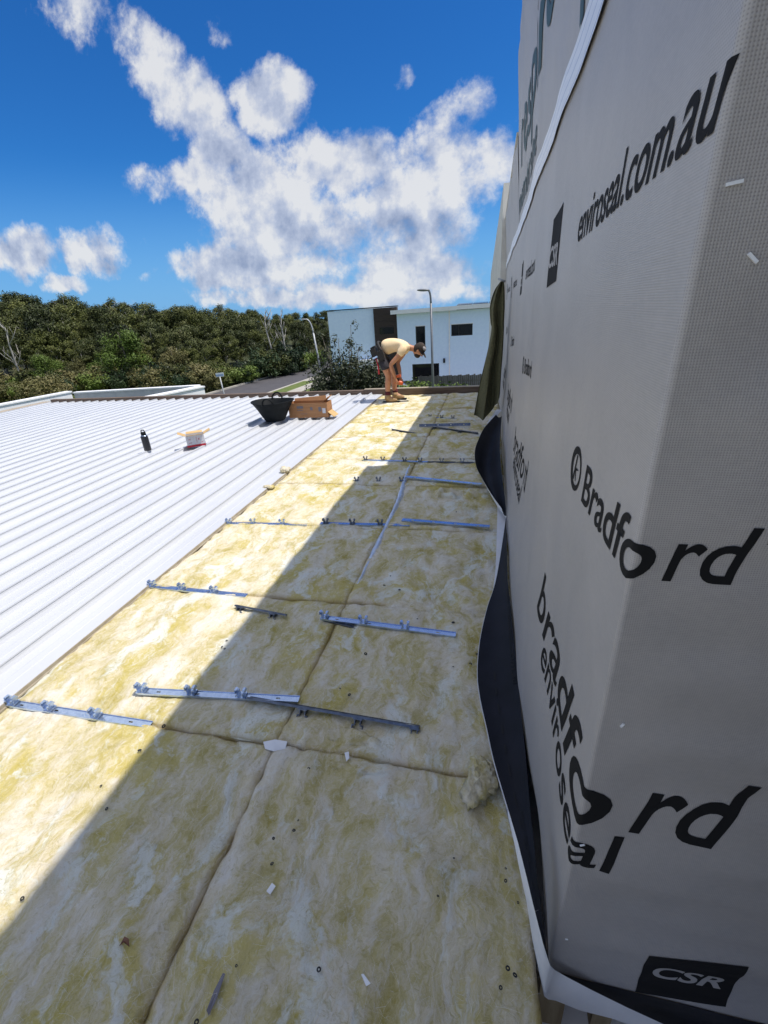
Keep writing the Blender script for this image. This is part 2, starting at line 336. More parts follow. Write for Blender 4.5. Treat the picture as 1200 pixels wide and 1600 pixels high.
# ------------------------------------------------------------------ mesh helpers
ORI = {}
def tag(o, label=None, cat=None, group=None, kind=None):
    if label: o['label'] = label
    if cat: o['category'] = cat
    if group: o['group'] = group
    if kind: o['kind'] = kind
    return o
def thing(name, loc, label, cat, group=None):
    o = bpy.data.objects.new(name, None); COL.objects.link(o); o.location = loc; o.empty_display_size = .1
    ORI[o.name] = Vector(loc); return tag(o, label, cat, group)
class MB:
    def __init__(self): self.v = []; self.f = []; self.sm = []
    def add(self, vs, fs, smooth=False):
        n = len(self.v); self.v += [tuple(p) for p in vs]; self.f += [tuple(n + i for i in f) for f in fs]; self.sm += [smooth] * len(fs); return self
    def box(self, a, b):
        x0, y0, z0 = a; x1, y1, z1 = b
        return self.add([(x0, y0, z0), (x1, y0, z0), (x1, y1, z0), (x0, y1, z0), (x0, y0, z1), (x1, y0, z1), (x1, y1, z1), (x0, y1, z1)],
                 [(0, 3, 2, 1), (4, 5, 6, 7), (0, 1, 5, 4), (1, 2, 6, 5), (2, 3, 7, 6), (3, 0, 4, 7)])
    def obox(self, c, ax, ay, az):
        c = Vector(c); ax, ay, az = Vector(ax), Vector(ay), Vector(az)
        s = [(-1, -1, -1), (1, -1, -1), (1, 1, -1), (-1, 1, -1), (-1, -1, 1), (1, -1, 1), (1, 1, 1), (-1, 1, 1)]
        return self.add([c + ax * i + ay * j + az * k for i, j, k in s], [(0, 3, 2, 1), (4, 5, 6, 7), (0, 1, 5, 4), (1, 2, 6, 5), (2, 3, 7, 6), (3, 0, 4, 7)])
    def tube(self, pts, rad, n=8, caps=True):
        pts = [Vector(p) for p in pts]; rr = rad if hasattr(rad, '__len__') else [rad] * len(pts)
        vs = []; up = None
        for i, p in enumerate(pts):
            d = (pts[min(i + 1, len(pts) - 1)] - pts[max(i - 1, 0)]).normalized()
            if up is None:
                up = Vector((0, 0, 1)) if abs(d.z) < .9 else Vector((1, 0, 0))
            s = d.cross(up).normalized(); up = s.cross(d).normalized()
            for k in range(n):
                a = 2 * math.pi * k / n; vs.append(p + (s * math.cos(a) + up * math.sin(a)) * rr[i])
        fs = [(i * n + k, i * n + (k + 1) % n, (i + 1) * n + (k + 1) % n, (i + 1) * n + k) for i in range(len(pts) - 1) for k in range(n)]
        if caps: fs += [tuple(range(n))[::-1], tuple((len(pts) - 1) * n + k for k in range(n))]
        return self.add(vs, fs, True)
    def lathe(self, c, prof, n=24, sx=1.0, sy=1.0):
        c = Vector(c); vs = []; fs = []
        for r, z in prof:
            for k in range(n):
                a = 2 * math.pi * k / n; vs.append(c + Vector((r * sx * math.cos(a), r * sy * math.sin(a), z)))
        for i in range(len(prof) - 1):
            for k in range(n): fs.append((i * n + k, i * n + (k + 1) % n, (i + 1) * n + (k + 1) % n, (i + 1) * n + k))
        return self.add(vs, fs, True)
    def grid(self, fn, us, vs_, smooth=True):
        nv = len(vs_); P = [fn(u, v) for u in us for v in vs_]
        F = [(i * nv + j, (i + 1) * nv + j, (i + 1) * nv + j + 1, i * nv + j + 1) for i in range(len(us) - 1) for j in range(nv - 1)]
        return self.add(P, F, smooth)
    def blob(self, c, r, n=8, m=6, sx=1, sy=1, sz=1):
        c = Vector(c)
        prof = [(max(1e-4, math.sin(math.pi * i / m)) * r, -math.cos(math.pi * i / m) * r * sz) for i in range(m + 1)]
        return self.lathe(c, prof, n, sx, sy)
    def build(self, name, m, parent=None, origin=None, attr=None):
        org = Vector((0, 0, 0))
        if parent is not None: org = ORI[parent.name]
        elif origin is not None: org = Vector(origin)
        me = bpy.data.meshes.new(name)
        me.from_pydata([(p[0] - org.x, p[1] - org.y, p[2] - org.z) for p in self.v], [], self.f)
        me.polygons.foreach_set('use_smooth', self.sm); me.materials.append(m)
        if attr: 
            for an, vals in attr.items():
                a = me.attributes.new(an, 'FLOAT', 'POINT'); a.data.foreach_set('value', np.asarray(vals, dtype=np.float32))
        me.update()
        o = bpy.data.objects.new(name, me); COL.objects.link(o)
        if parent is not None: o.parent = parent
        else: o.location = org
        ORI[o.name] = org
        return o
def copy_part(o, parent):
    c = o.copy(); COL.objects.link(c); c.parent = parent
    for g in list(o.children): copy_part(g, c)
    return c
def copy_thing(o, loc, rotz=0.0, sc=1.0, label=None, group=None):
    c = o.copy(); COL.objects.link(c); c.location = loc; c.rotation_euler = (0, 0, rotz); c.scale = (sc, sc, sc)
    if label: c['label'] = label
    if group: c['group'] = group
    for ch in list(o.children): copy_part(ch, c)
    return c
def sheet(name, pts, z, m, kind='structure', thick=0.0):
    mb = MB(); n = len(pts)
    mb.add([(p[0], p[1], z) for p in pts], [tuple(range(n))])
    o = mb.build(name, m); tag(o, kind=kind)
    return o
def smooth(a, b, x):
    t = min(1, max(0, (x - a) / (b - a))); return t * t * (3 - 2 * t)
def lerp(a, b, t): return a + (b - a) * t
def fbm(p, oct=3):
    s = 0; a = 1.0; p = Vector(p)
    for _ in range(oct): s += a * noise.noise(p); a *= .5; p = p * 2.03
    return s

# ------------------------------------------------------------------ ground, road, verge
G = -4.4
mb = MB()
def gz(x, y):   # hill behind the road
    d = hill_d(x, y); return G + hill_rise(d)
def hill_d(x, y):
    ang = math.atan2(-x, y)                       # 0 ahead, + to the left
    base = FRONT(ang); return math.hypot(x, y) - base
_fa = []
for (px, py) in [(0, 616), (100, 613), (200, 609), (320, 606), (390, 596), (440, 585.5), (480, 576), (515, 566)]:
    p = onz(px, py, G); _fa.append((math.atan2(-p.x, p.y), math.hypot(p.x, p.y)))
_fa.sort()
def FRONT(a):
    if a <= _fa[0][0]: return _fa[0][1] + (_fa[0][0] - a) * 40
    if a >= _fa[-1][0]: return _fa[-1][1]
    for (a0, d0), (a1, d1) in zip(_fa, _fa[1:]):
        if a0 <= a <= a1: return lerp(d0, d1, (a - a0) / (a1 - a0))
def hill_rise(d):
    return 4.0 * smooth(2, 60, d) if d > 0 else 0.0
tag(sheet('ground', [(-900, -900), (900, -900), (900, 900), (-900, 900)], G - .03, GRASS), kind='structure')
hill = MB().grid(lambda r, a: ((r + FRONT(a) + 2) * -math.sin(a), (r + FRONT(a) + 2) * math.cos(a), G - .06 + hill_rise(r + 2)),
                 [i * 6.0 for i in range(0, 40)], [-0.15 + i * .06 for i in range(28)])
tag(hill.build('hill', SCRUB), kind='structure')
def road_x(y): return -21.4 + (y - 40) * .075 + .0022 * max(0, y - 52) ** 2   # centre line
ys = [8 + i * 2.5 for i in range(34)]
def strip(name, o0, o1, z, m):
    return tag(MB().grid(lambda y, o: (road_x(y) + o, y, G + z), ys, [o0, o1]).build(name, m), kind='structure')
strip('road', -3.6, 2.55, 0.0, ASPH)
def kerb(name, o):
    k = MB()
    prof = [(o, -.02), (o, .13), (o + .14, .14), (o + .3, .13), (o + .3, -.02)]
    k.grid(lambda y, i: (road_x(y) + prof[i][0], y, G + prof[i][1]), ys, list(range(5)), False)
    return tag(k.build(name, CONC), kind='structure')
kerb('kerb', 2.55)
kerb('kerb', -3.9)
strip('verge', 2.85, 4.35, 0.10, GRASS)
strip('footpath', 4.35, 5.75, 0.115, CONC)
strip('lawn', 5.75, 14.0, 0.095, GRASS)
for (y0, y1) in ((43.4, 46.6), (49.2, 52.5), (33, 36.2)):
    tag(MB().grid(lambda y, o: (road_x(y) + o, y + (o - 2.85) * .12, G + .108), [y0, (y0 + y1) / 2, y1], [2.86, 4.34]).build('driveway', CONC), kind='structure')
    tag(MB().grid(lambda y, o: (road_x(y) + o, y + (o - 2.85) * .12, G + .108), [y0, (y0 + y1) / 2, y1], [5.76, 12.0]).build('driveway', CONC), kind='structure')

# ------------------------------------------------------------------ roof: building, sheets, boards
ROOF_L, ROOF_R, ROOF_F = -10.5, -2.16, 9.12
ROOF_N = -8.0
bld = thing('building', (-5, 4, G), 'low commercial building under the white metal roof in the foreground', 'building')
MB().box((-10.45, -8, G), (1.5, 9.1, -.36)).build('wall', RENDER, bld)
rf = thing('metal_roof', (-6.3, 3.5, 0), 'white ribbed metal roof sheeting on the left of the yellow insulation', 'roof')
def sheet_profile(first):
    prof = []
    P = 0.2333
    pts = []
    for r in range(3):
        b = -(r + 1) * P + .018
        pts += [(-r * P - .0, .0) if r == 0 else (-r * P - .030, .0)]
        pts += [(-r * P - .085, .0), (-r * P - .092, .0025), (-r * P - .135, .0025), (-r * P - .142, 0)]
        pts += [(b + .012, 0.0), (b + .001, .017), (b - .003, .031), (b + .0005, .034), (b - .001, .041), (b - .024, .041), (b - .027, .034), (b - .020, .031), (b - .026, .017), (b - .036, 0.0)]
    return pts
SP = sheet_profile(False)
sm_ = MB()
L0 = ROOF_N
def one_sheet(w0):
    m_ = MB()
    pts = [(x, z) for x, z in SP]
    ysr = [L0, -3, 1, 3, 5, 7, ROOF_F]
    top = lambda y, i: (w0 + pts[i][0], y, .012 + pts[i][1])
    m_.grid(top, ysr, list(range(len(pts))), False)
    m_.grid(lambda y, i: (w0 + pts[i][0], y, .0108 + pts[i][1]), [ysr[0], ysr[-1]], list(range(len(pts)))[::-1], False)
    return m_
s0 = one_sheet(ROOF_R).build('roof_sheet', ROOF, rf)
nsh = 12
for i in range(1, nsh):
    c = copy_part(s0, rf); c.location = (-.7 * i, 0, 0.0006 * (i % 2))
le = MB()
le.box((ROOF_R - .001, L0, -.012), (ROOF_R + .004, ROOF_F, .0135))
le.box((ROOF_R + .004, L0, -.012), (ROOF_R + .013, ROOF_F, -.004))
le.build('edge_lip', EDGE, rf)
# board along the far edge
fb = thing('edge_board', (-5, 9.17, 0), 'brown timber edge board along the far end of the roof', 'board')
FBX = [-10.56, -7.9, -5.2, -2.55, 0.32]
for i in range(4):
    b_ = MB(); z1 = .085 if i < 3 else .105
    y0, y1 = 9.125 + .004 * (i % 2), 9.175 + .004 * (i % 2)
    b_.box((FBX[i] + .002, y0, -.30), (FBX[i + 1] - .002, y1, z1)); b_.build('board', BOARD, fb)
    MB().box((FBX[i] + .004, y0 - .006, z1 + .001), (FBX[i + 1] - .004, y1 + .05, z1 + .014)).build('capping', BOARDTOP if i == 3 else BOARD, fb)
lb = thing('edge_capping', (-10.55, 4, 0), 'brown capping strip along the left edge of the white roof', 'capping')
MB().box((-10.75, -8, -.3), (-10.57, 9.12, .05)).build('strip', BOARD, lb)
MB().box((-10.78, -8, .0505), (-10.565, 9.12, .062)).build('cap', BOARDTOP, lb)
# neighbouring parapet
par = thing('parapet', (-10.5, 13, -.4), 'white rendered parapet box beyond the far left roof corner', 'parapet')
def wallseg(a, b, z0, z1, th, m, name, capm=None):
    a = Vector((*a, 0)); b = Vector((*b, 0)); d = (b - a).normalized(); nn = Vector((-d.y, d.x, 0)) * th / 2
    w = MB(); mid = (a + b) / 2
    w.obox((mid.x, mid.y, (z0 + z1) / 2), (b - a) / 2, nn, (0, 0, (z1 - z0) / 2)); w.build(name, m, par)
    c_ = MB(); c_.obox((mid.x, mid.y, z1 + .021), (b - a) / 2 + d * .02, nn * 1.25, (0, 0, .02)); c_.build('cap', capm or RENDER, par)
wallseg((-13.45, 7.2), (-12.9, 11.85), -1.2, -.13, .22, RENDER, 'wall')
wallseg((-12.79, 11.98), (-8.75, 12.55), -1.2, -.18, .16, RENDER_SHADE, 'wall')
wallseg((-8.62, 12.48), (-9.55, 9.75), -1.2, -.20, .26, RENDER, 'wall')

# ------------------------------------------------------------------ insulation
ROWS = [0.05, 1.125, 2.09, 3.09, 4.04, 4.87, 5.86, 6.75, 7.64, 9.10]
SEAM, RIGHT = -.80, .165
BEDS = tag(MB().box((ROOF_R - .1, -8.0, -.30), (.16, 9.11, -.13)).build('roof_deck', FOIL), kind='structure')
def batt(x0, x1, y0, y1, name, label, seed, step, zc=0.0, thick=.1, squash=0.0, amp=1.0, cat='insulation batt', group='insulation batts'):
    nx = max(6, int((x1 - x0) / step)); ny = max(6, int((y1 - y0) / step))
    # denser near the rim
    def ticks(n): 
        t = np.linspace(0, 1, n + 1); return list(t - .12 * np.sin(2 * math.pi * t) / (2 * math.pi) * 1.6)
    us, vs2 = ticks(nx), ticks(ny)
    rim = []; V = []
    off = Vector((seed * 7.3, seed * 3.1, 0))
    for u in us:
        for v in vs2:
            x = lerp(x0, x1, u); y = lerp(y0, y1, v)
            dx = min(u, 1 - u) * (x1 - x0); dy = min(v, 1 - v) * (y1 - y0)
            d = min(dx, dy)
            wob = (fbm((x * 5 + off.x, y * 5 + off.y, 0), 3)) * .010
            wb2 = (fbm((x * 3 - off.x, y * 3, 4), 3)) * .010
            e = 1 - smooth(0, .06, d)
            X = x + wob * .45; Y = y + wb2 * .6
            puff = smooth(0, .16, d)
            z = zc - .005 + .005 * puff
            z -= .010 * (1 - smooth(0, .012, d + .5 * wob)) ** 2
            z += amp * (.012 * fbm((x * 2.6 + off.x, y * 2.6, 1.7), 2) + .0095 * fbm((x * 9 + off.y, y * 7, .3), 3) + .0042 * abs(fbm((x * 24, y * 17, 5.1), 2)))
            # ragged torn rim
            z -= .018 * max(0, fbm((x * 16 + off.x, y * 16, 2.2), 2)) * e
            if squash: z -= squash * (1 - smooth(0, .12, dy))
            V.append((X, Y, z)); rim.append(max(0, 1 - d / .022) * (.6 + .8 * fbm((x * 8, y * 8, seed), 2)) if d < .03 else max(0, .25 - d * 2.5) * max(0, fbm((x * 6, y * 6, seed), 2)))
    nv = len(vs2); F = [(i * nv + j, (i + 1) * nv + j, (i + 1) * nv + j + 1, i * nv + j + 1) for i in range(len(us) - 1) for j in range(nv - 1)]
    # skirt down to the deck
    loop = [j for j in range(nv)] + [i * nv + nv - 1 for i in range(1, len(us))] + [(len(us) - 1) * nv + j for j in range(nv - 2, -1, -1)] + [i * nv for i in range(len(us) - 2, 0, -1)]
    n0 = len(V)
    for k in loop: V.append((V[k][0], V[k][1], zc - thick)); rim.append(1)
    nl = len(loop)
    F += [(loop[k], n0 + k, n0 + (k + 1) % nl, loop[(k + 1) % nl])[::-1] for k in range(nl)]
    m_ = MB(); m_.add(V, F, True)
    o = m_.build(name, INS, origin=((x0 + x1) / 2, (y0 + y1) / 2, zc - thick), attr={'rim': np.clip(rim, 0, 1)})
    return tag(o, label, cat, group)
NEAR = ['nearest the camera', 'second from the camera', 'third from the camera', 'fourth from the camera', 'fifth from the camera',
        'sixth from the camera', 'seventh from the camera', 'third last before the far board', 'at the worker\'s feet']
NEARR = NEAR[:8] + ['against the far edge board']
for i in range(9):
    st = [.014, .015, .018, .024, .028, .03, .035, .04, .045][i]
    y0, y1 = ROWS[i], ROWS[i + 1]
    if i == 7: NEAR[7] = NEARR[7] = 'eighth from the camera'
    batt(ROOF_R + (.0 if i else -.2), SEAM - .001, y0 + .003, y1 - .004, 'insulation_batt',
         'yellow batt in the left row along the white roof, ' + NEAR[i], i + 1, st, group='left row of insulation batts')
    zz = -.004 + .006 * (i % 3)
    yy0, yy1 = y0 + .004, y1 - .004
    batt(SEAM + .002, RIGHT, yy0, yy1, 'insulation_batt',
         'olive batt in the shaded right row, ' + NEARR[i], i + 21, st, zz, amp=1.15, group='right row of insulation batts')
# very front strip of insulation under the camera
batt(ROOF_R - .2, SEAM - .01, -7.9, .04, 'insulation_batt', 'left insulation batt cut by the bottom edge of the photo', 40, .10)
batt(SEAM + .01, RIGHT - .01, -7.9, .04, 'insulation_batt', 'right insulation batt cut by the bottom edge of the photo', 41, .10)

# short seams: narrow strips of batt beside the purlin gaps in the shade
def torn_roll(x0, x1, y, w, h, label, seed):
    m_ = MB(); rim = []
    us = np.linspace(0, 1, 46); vs2 = np.linspace(0, 1, 14)
    for u in us:
        for v in vs2:
            a = math.pi * (v * 1.1 - .05); env = max(0.02, min(1, 3 * u, 3 * (1 - u))) * (.75 + .35 * fbm((u * 9, seed, 0), 2))
            x = lerp(x0, x1, u); n_ = fbm((x * 12, v * 5, seed), 4)
            m_.v.append((x + n_ * .012, y + math.sin(u * 3 + seed) * .02 - math.cos(a) * w * (.9 + .15 * n_) * (.6 + .4 * env), -.02 + math.sin(a) * h * env * (1 + .6 * n_)))
            rim.append(max(0, .5 - v * 3))
    nv = len(vs2)
    for i in range(len(us) - 1):
        for j in range(nv - 1): m_.f.append((i * nv + j, (i + 1) * nv + j, (i + 1) * nv + j + 1, i * nv + j + 1)); m_.sm.append(True)
    return tag(m_.build('insulation_roll', INS, origin=((x0 + x1) / 2, y, 0), attr={'rim': np.clip(rim, 0, 1)}), label, 'insulation')
torn_roll(-.76, .13, 3.83, .13, .075, 'folded over bulge of insulation lying across the shaded right row', 3)
torn_roll(-.78, -.10, 1.075, .035, .03, 'ragged torn ridge of insulation beside the nearest long metal strip', 5)
torn_roll(-.775, -.22, 1.19, .05, .034, 'puffed lip of insulation along the nearest joint, right of the torn facing patch', 7)
torn_roll(-1.62, -.86, 1.175, .045, .026, 'puffed lip of insulation along the nearest joint, left of the torn facing patch', 8)
torn_roll(-.74, .10, 2.12, .055, .030, 'torn lip of insulation along the joint behind the lone blue clip strip', 9)
torn_roll(-.76, .08, 3.16, .05, .028, 'torn lip of insulation just in front of the bare blue strip', 10)
torn_roll(-1.5, -.86, 3.10, .04, .022, 'puffed lip of insulation along the joint left of the foil seam', 12)
def tuft(c, r, label, seed, sx=1, sy=1, sz=.6, n=5):
    m_ = MB(); c = Vector(c)
    rr = random.Random(seed)
    for k in range(n):
        d = Vector((rr.uniform(-1, 1) * sx, rr.uniform(-1, 1) * sy, rr.uniform(0, .5) * sz)) * r * .6
        b = len(m_.v); m_.blob(c + d, r * rr.uniform(.45, .75), 18, 12, sx, sy, sz)
        for i in range(b, len(m_.v)):
            p = Vector(m_.v[i]); dd = p - (c + d)
            m_.v[i] = tuple(p + dd * (.55 * fbm(p * (9 / max(r, .05) * .1) * 10 + Vector((seed, 0, 0)), 3)))
    return tag(m_.build('insulation_tuft', INS, origin=c, attr={'rim': np.zeros(len(m_.v))}), label, 'insulation')
tuft(onz(750, 1222, .02), .062, 'torn yellow tuft of insulation fluffed up beside the dark wrap flap', 2, .9, 1.4, .55, 7)
tuft(onz(447, 735, .03), .05, 'small cream tuft of insulation standing on the roof sheet edge', 4, 1, 1, .9)
tuft(onz(421, 762, .01), .04, 'tiny yellow tuft stuck under the roof sheet edge', 6, 1.4, 1, .7)

# loose glass fibres lying over the batts
fr_ = random.Random(31); fm = MB()
for k in range(9000):
    y = .15 + 4.2 * fr_.random() ** 1.8; x = fr_.uniform(-2.1, .14)
    a = fr_.gauss(1.35, .8); L = fr_.uniform(.02, .08); wd = fr_.uniform(.00010, .00024); bend = fr_.uniform(-2.4, 2.4)
    base = .010 * fbm((x * 2.6, y * 2.6, 1.7), 2) + .006
    pp = []
    px_, py_ = x, y
    for q_ in range(4):
        pp.append((px_, py_, base + .004 + .008 * math.sin(q_ / 3 * math.pi) * fr_.random()))
        px_ += math.cos(a) * L / 3; py_ += math.sin(a) * L / 3; a += bend / 3
    nx, ny = -math.sin(a) * wd, math.cos(a) * wd
    fm.add([(p[0] + sg * nx, p[1] + sg * ny, p[2]) for p in pp for sg in (-1, 1)], [(0, 1, 3, 2), (2, 3, 5, 4), (4, 5, 7, 6)], True)
FIB = mat('pale_fibre', (.80, .78, .70), .8)
tag(fm.build('loose_fibres', FIB), 'loose pale glass fibres scattered over the yellow batts', 'fibres', kind='stuff')
# foil facing showing along the seam
fo = MB()
def foil_fn(t, w):
    y = lerp(2.2, 4.62, t); wd = .012 + .028 * smooth(0, .25, t) * (0.65 + .6 * fbm((y * 3, 0, 0), 2))
    x = SEAM + .02 - .062 * smooth(.5, 1.0, t) + (w - .45) * 2 * wd
    return (x, y, -.022 + .03 * math.sin(w * math.pi) + .006 * fbm((x * 40, y * 14, 0), 2))
fo.grid(foil_fn, list(np.linspace(0, 1, 90)), list(np.linspace(0, 1, 6)))
tag(fo.build('foil_strip', FOIL, origin=(SEAM, 3.4, 0)), 'crumpled blue silver foil edge showing in the long seam between batts', 'foil strip')

# ------------------------------------------------------------------ clip strips
def clip_geo(m_, c, ax, ay, up):
    # base saddle, two bent upright jaws
    c = Vector(c)
    m_.obox(c + up * .006, ax * .020, ay * .020, up * .003)
    for s in (-1, 1):
        b = c + ax * (.012 * s)
        m_.obox(b + up * .017, ax * .0016, ay * .016, up * .010)
        m_.obox(b + up * .031 + ax * (.006 * s), ax * .0065, ay * .016, up * .0018)
        m_.obox(b + up * .037 + ax * (.011 * s), ax * .0016, ay * .012, up * .006)
        m_.obox(b + up * .043 + ax * (.006 * s), ax * .006, ay * .010, up * .0016)
def clip_bar(p0, p1, clips, label, m=None, width=.019, z0=.012, z1=.012, tilt=0.0, flip=False, group='roof clip strips', cm=None):
    m = m or SKYSTEEL; width *= .82; z0 -= .005; z1 -= .005
    a = onz(*p0, z0); b = onz(*p1, z1); d = b - a; L = d.length; ax = d.normalized()
    up = Vector((0, 0, 1)); ay = up.cross(ax).normalized(); up = ax.cross(ay)
    if tilt:
        q_ = Matrix.Rotation(tilt, 3, ax); ay = q_ @ ay; up = q_ @ up
    mid = (a + b) / 2
    t = thing('clip_strip', mid, label, 'clip strip', group)
    s = MB()
    # channel: web with slots, two lips
    cuts = [L * (k + .5) / 4 for k in range(4)]
    x = 0.0; segs = []
    for c_ in cuts: segs.append((x, c_ - .010)); x = c_ + .010
    segs.append((x, L))
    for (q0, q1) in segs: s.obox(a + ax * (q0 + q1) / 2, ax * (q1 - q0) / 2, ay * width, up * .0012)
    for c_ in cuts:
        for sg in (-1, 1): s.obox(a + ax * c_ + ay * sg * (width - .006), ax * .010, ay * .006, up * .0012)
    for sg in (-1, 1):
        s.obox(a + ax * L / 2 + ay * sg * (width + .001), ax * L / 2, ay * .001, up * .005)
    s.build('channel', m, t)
    for cp in clips:
        c_ = onz(*cp, z0); tt = max(0.012, min(L - .012, (c_ - a).dot(ax)))
        k = MB(); clip_geo(k, a + ax * tt + (up * .0015), ax, ay, -up if flip else up)
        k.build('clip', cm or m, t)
    return t
clip_bar((8, 1098), (235, 1133), [(20, 1101), (78, 1109), (150, 1121)], 'galvanised clip strip screwed down beside the roof edge, nearest in the sun', z0=.000, z1=.002)
clip_bar((218, 1080), (467, 1093), [(222, 1081), (299, 1085), (377, 1089)], 'blue reflecting clip strip lying half in shade, above the darker tilted one', z0=.022, z1=.018)
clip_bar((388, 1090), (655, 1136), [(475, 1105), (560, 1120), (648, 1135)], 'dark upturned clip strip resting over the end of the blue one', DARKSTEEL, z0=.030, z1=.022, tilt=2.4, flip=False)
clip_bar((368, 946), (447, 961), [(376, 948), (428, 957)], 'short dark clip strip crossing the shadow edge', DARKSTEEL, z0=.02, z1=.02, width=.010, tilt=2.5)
clip_bar((502, 965), (712, 992), [(507, 966), (567, 974), (632, 982)], 'blue clip strip with three clips lying alone on the shaded right batts', z0=.024, z1=.016)
clip_bar((505, 968), (556, 981), [], 'thin flat strip poking out beneath the lone blue clip strip', DARKSTEEL, z0=.014, z1=.012, width=.008)
clip_bar((232, 916), (385, 931), [(238, 917), (285, 921), (335, 926)], 'galvanised clip strip at the second sunlit joint from the camera', z0=.0, z1=.0)
clip_bar((352, 818), (480, 820), [(358, 818), (395, 819), (440, 820)], 'galvanised clip strip at the third sunlit joint from the camera', z0=.0, z1=-.004)
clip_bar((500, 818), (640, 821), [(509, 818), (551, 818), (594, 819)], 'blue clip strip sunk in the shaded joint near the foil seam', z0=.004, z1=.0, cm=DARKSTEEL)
clip_bar((628, 812), (765, 823), [], 'bare blue strip without clips on the right batts', z0=.02, z1=.02, width=.022)
clip_bar((634, 745), (752, 757), [], 'long blue strip without clips behind the folded insulation bulge', z0=.02, z1=.03, width=.025)
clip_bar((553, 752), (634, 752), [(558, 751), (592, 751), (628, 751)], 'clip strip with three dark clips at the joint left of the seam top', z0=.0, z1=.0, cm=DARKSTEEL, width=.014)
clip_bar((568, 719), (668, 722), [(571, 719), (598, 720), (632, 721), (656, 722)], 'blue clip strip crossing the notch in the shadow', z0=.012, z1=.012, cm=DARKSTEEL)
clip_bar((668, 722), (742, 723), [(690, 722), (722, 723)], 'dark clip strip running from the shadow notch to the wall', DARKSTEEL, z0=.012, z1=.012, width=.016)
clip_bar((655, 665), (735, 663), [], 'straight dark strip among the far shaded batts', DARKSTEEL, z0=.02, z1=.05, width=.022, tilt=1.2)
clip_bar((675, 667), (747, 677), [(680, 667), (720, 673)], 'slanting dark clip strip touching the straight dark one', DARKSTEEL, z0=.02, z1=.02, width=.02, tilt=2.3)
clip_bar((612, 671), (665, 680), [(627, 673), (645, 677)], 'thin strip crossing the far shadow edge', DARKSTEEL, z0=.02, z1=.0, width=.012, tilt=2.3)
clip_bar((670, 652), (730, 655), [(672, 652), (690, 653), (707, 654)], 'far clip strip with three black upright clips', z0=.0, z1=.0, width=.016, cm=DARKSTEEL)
clip_bar((700, 634), (738, 633), [], 'farthest thin blue strip near the edge board', z0=.01, z1=.01, width=.03)

# ------------------------------------------------------------------ washers and scraps
wash = MB()
prof = []
for k in range(9):
    a = 2 * math.pi * k / 8; prof.append((.0075 + .0035 * math.cos(a), .003 + .003 * math.sin(a)))
wash.lathe((0, 0, 0), prof, 12)
w0 = wash.build('washer', RING, origin=(0, 0, 0))
spots = [(466, 1282), (459, 1298), (427, 1310), (709, 1341), (790, 1357), (790, 1376), (809, 1410), (782, 1543), (804, 1524), (793, 1513),
         (369, 1509), (307, 1597), (427, 1310), (482, 1202), (256, 1135), (158, 1228), (167, 1264), (571, 1022), (531, 1076), (546, 1086),
         (708, 1042), (735, 1038), (708, 973), (652, 967), (610, 900), (600, 915), (624, 922), (354, 1001), (351, 1014), (347, 1011),
         (211, 1072), (218, 1173), (35, 1404), (710, 860), (745, 1022), (684, 1400), (498, 1515), (425, 1350), (713, 800), (742, 797)]
GR = 'loose washers scattered over the insulation'
for i, (px, py) in enumerate(spots):
    o = w0 if i == 0 else w0.copy()
    if i: COL.objects.link(o)
    o.location = onz(px, py, .008); o.rotation_euler = (random.uniform(-.5, .5), random.uniform(-.5, .5), 0)
    s_ = random.choice([.4, .55, .7, .8]); s_ *= .8 if py > 1200 else 1.0; o.scale = (s_, s_, s_)
    tag(o, 'small dark screw washer lying loose on the insulation', 'washer', GR)
def scrap(pts, z, m, label, name='scrap', cat='scrap', curl=.006):
    P_ = [onz(px, py, z) for px, py in pts]; c = sum(P_, Vector()) / len(P_)
    m_ = MB(); n = len(P_)
    top = [p + Vector((0, 0, curl * ((i * 37) % 5) / 4)) for i, p in enumerate(P_)]
    m_.add([c + Vector((0, 0, curl * .6))] + top, [(0, 1 + i, 1 + (i + 1) % n) for i in range(n)])
    m_.add([c + Vector((0, 0, curl * .6 - .0012))] + [p - Vector((0, 0, .0012)) for p in top], [(0, 1 + (i + 1) % n, 1 + i) for i in range(n)])
    return tag(m_.build(name, m, origin=c), label, cat)
scrap([(411, 1159), (430, 1156), (449, 1160), (446, 1170), (428, 1175), (414, 1170)], .004, LINER, 'pale blue white patch of torn facing at the joint below the clip strips', 'foil_scrap')
scrap([(538, 1176), (545, 1175), (546, 1186), (541, 1190)], .008, LINER, 'small pale scrap right of the torn facing patch', 'foil_scrap')
scrap([(564, 1522), (568, 1522), (579, 1538), (572, 1541)], .010, LINER, 'little folded white scrap near the bottom of the photo', 'foil_scrap')
scrap([(348, 1520), (352, 1522), (340, 1560), (326, 1587), (323, 1580), (334, 1548)], .010, GREYP, 'grey pointed sliver of flashing near the bottom edge', 'metal_sliver')
scrap([(186, 1478), (196, 1466), (204, 1472), (203, 1481), (194, 1475)], .012, LEAFB, 'dry brown leaf on the shaded batt', 'dry_leaf', 'leaf', .02)
scrap([(416, 1392), (425, 1380), (431, 1386), (422, 1398)], .008, LINER, 'tiny pale fluff of facing left of the washers', 'foil_scrap')

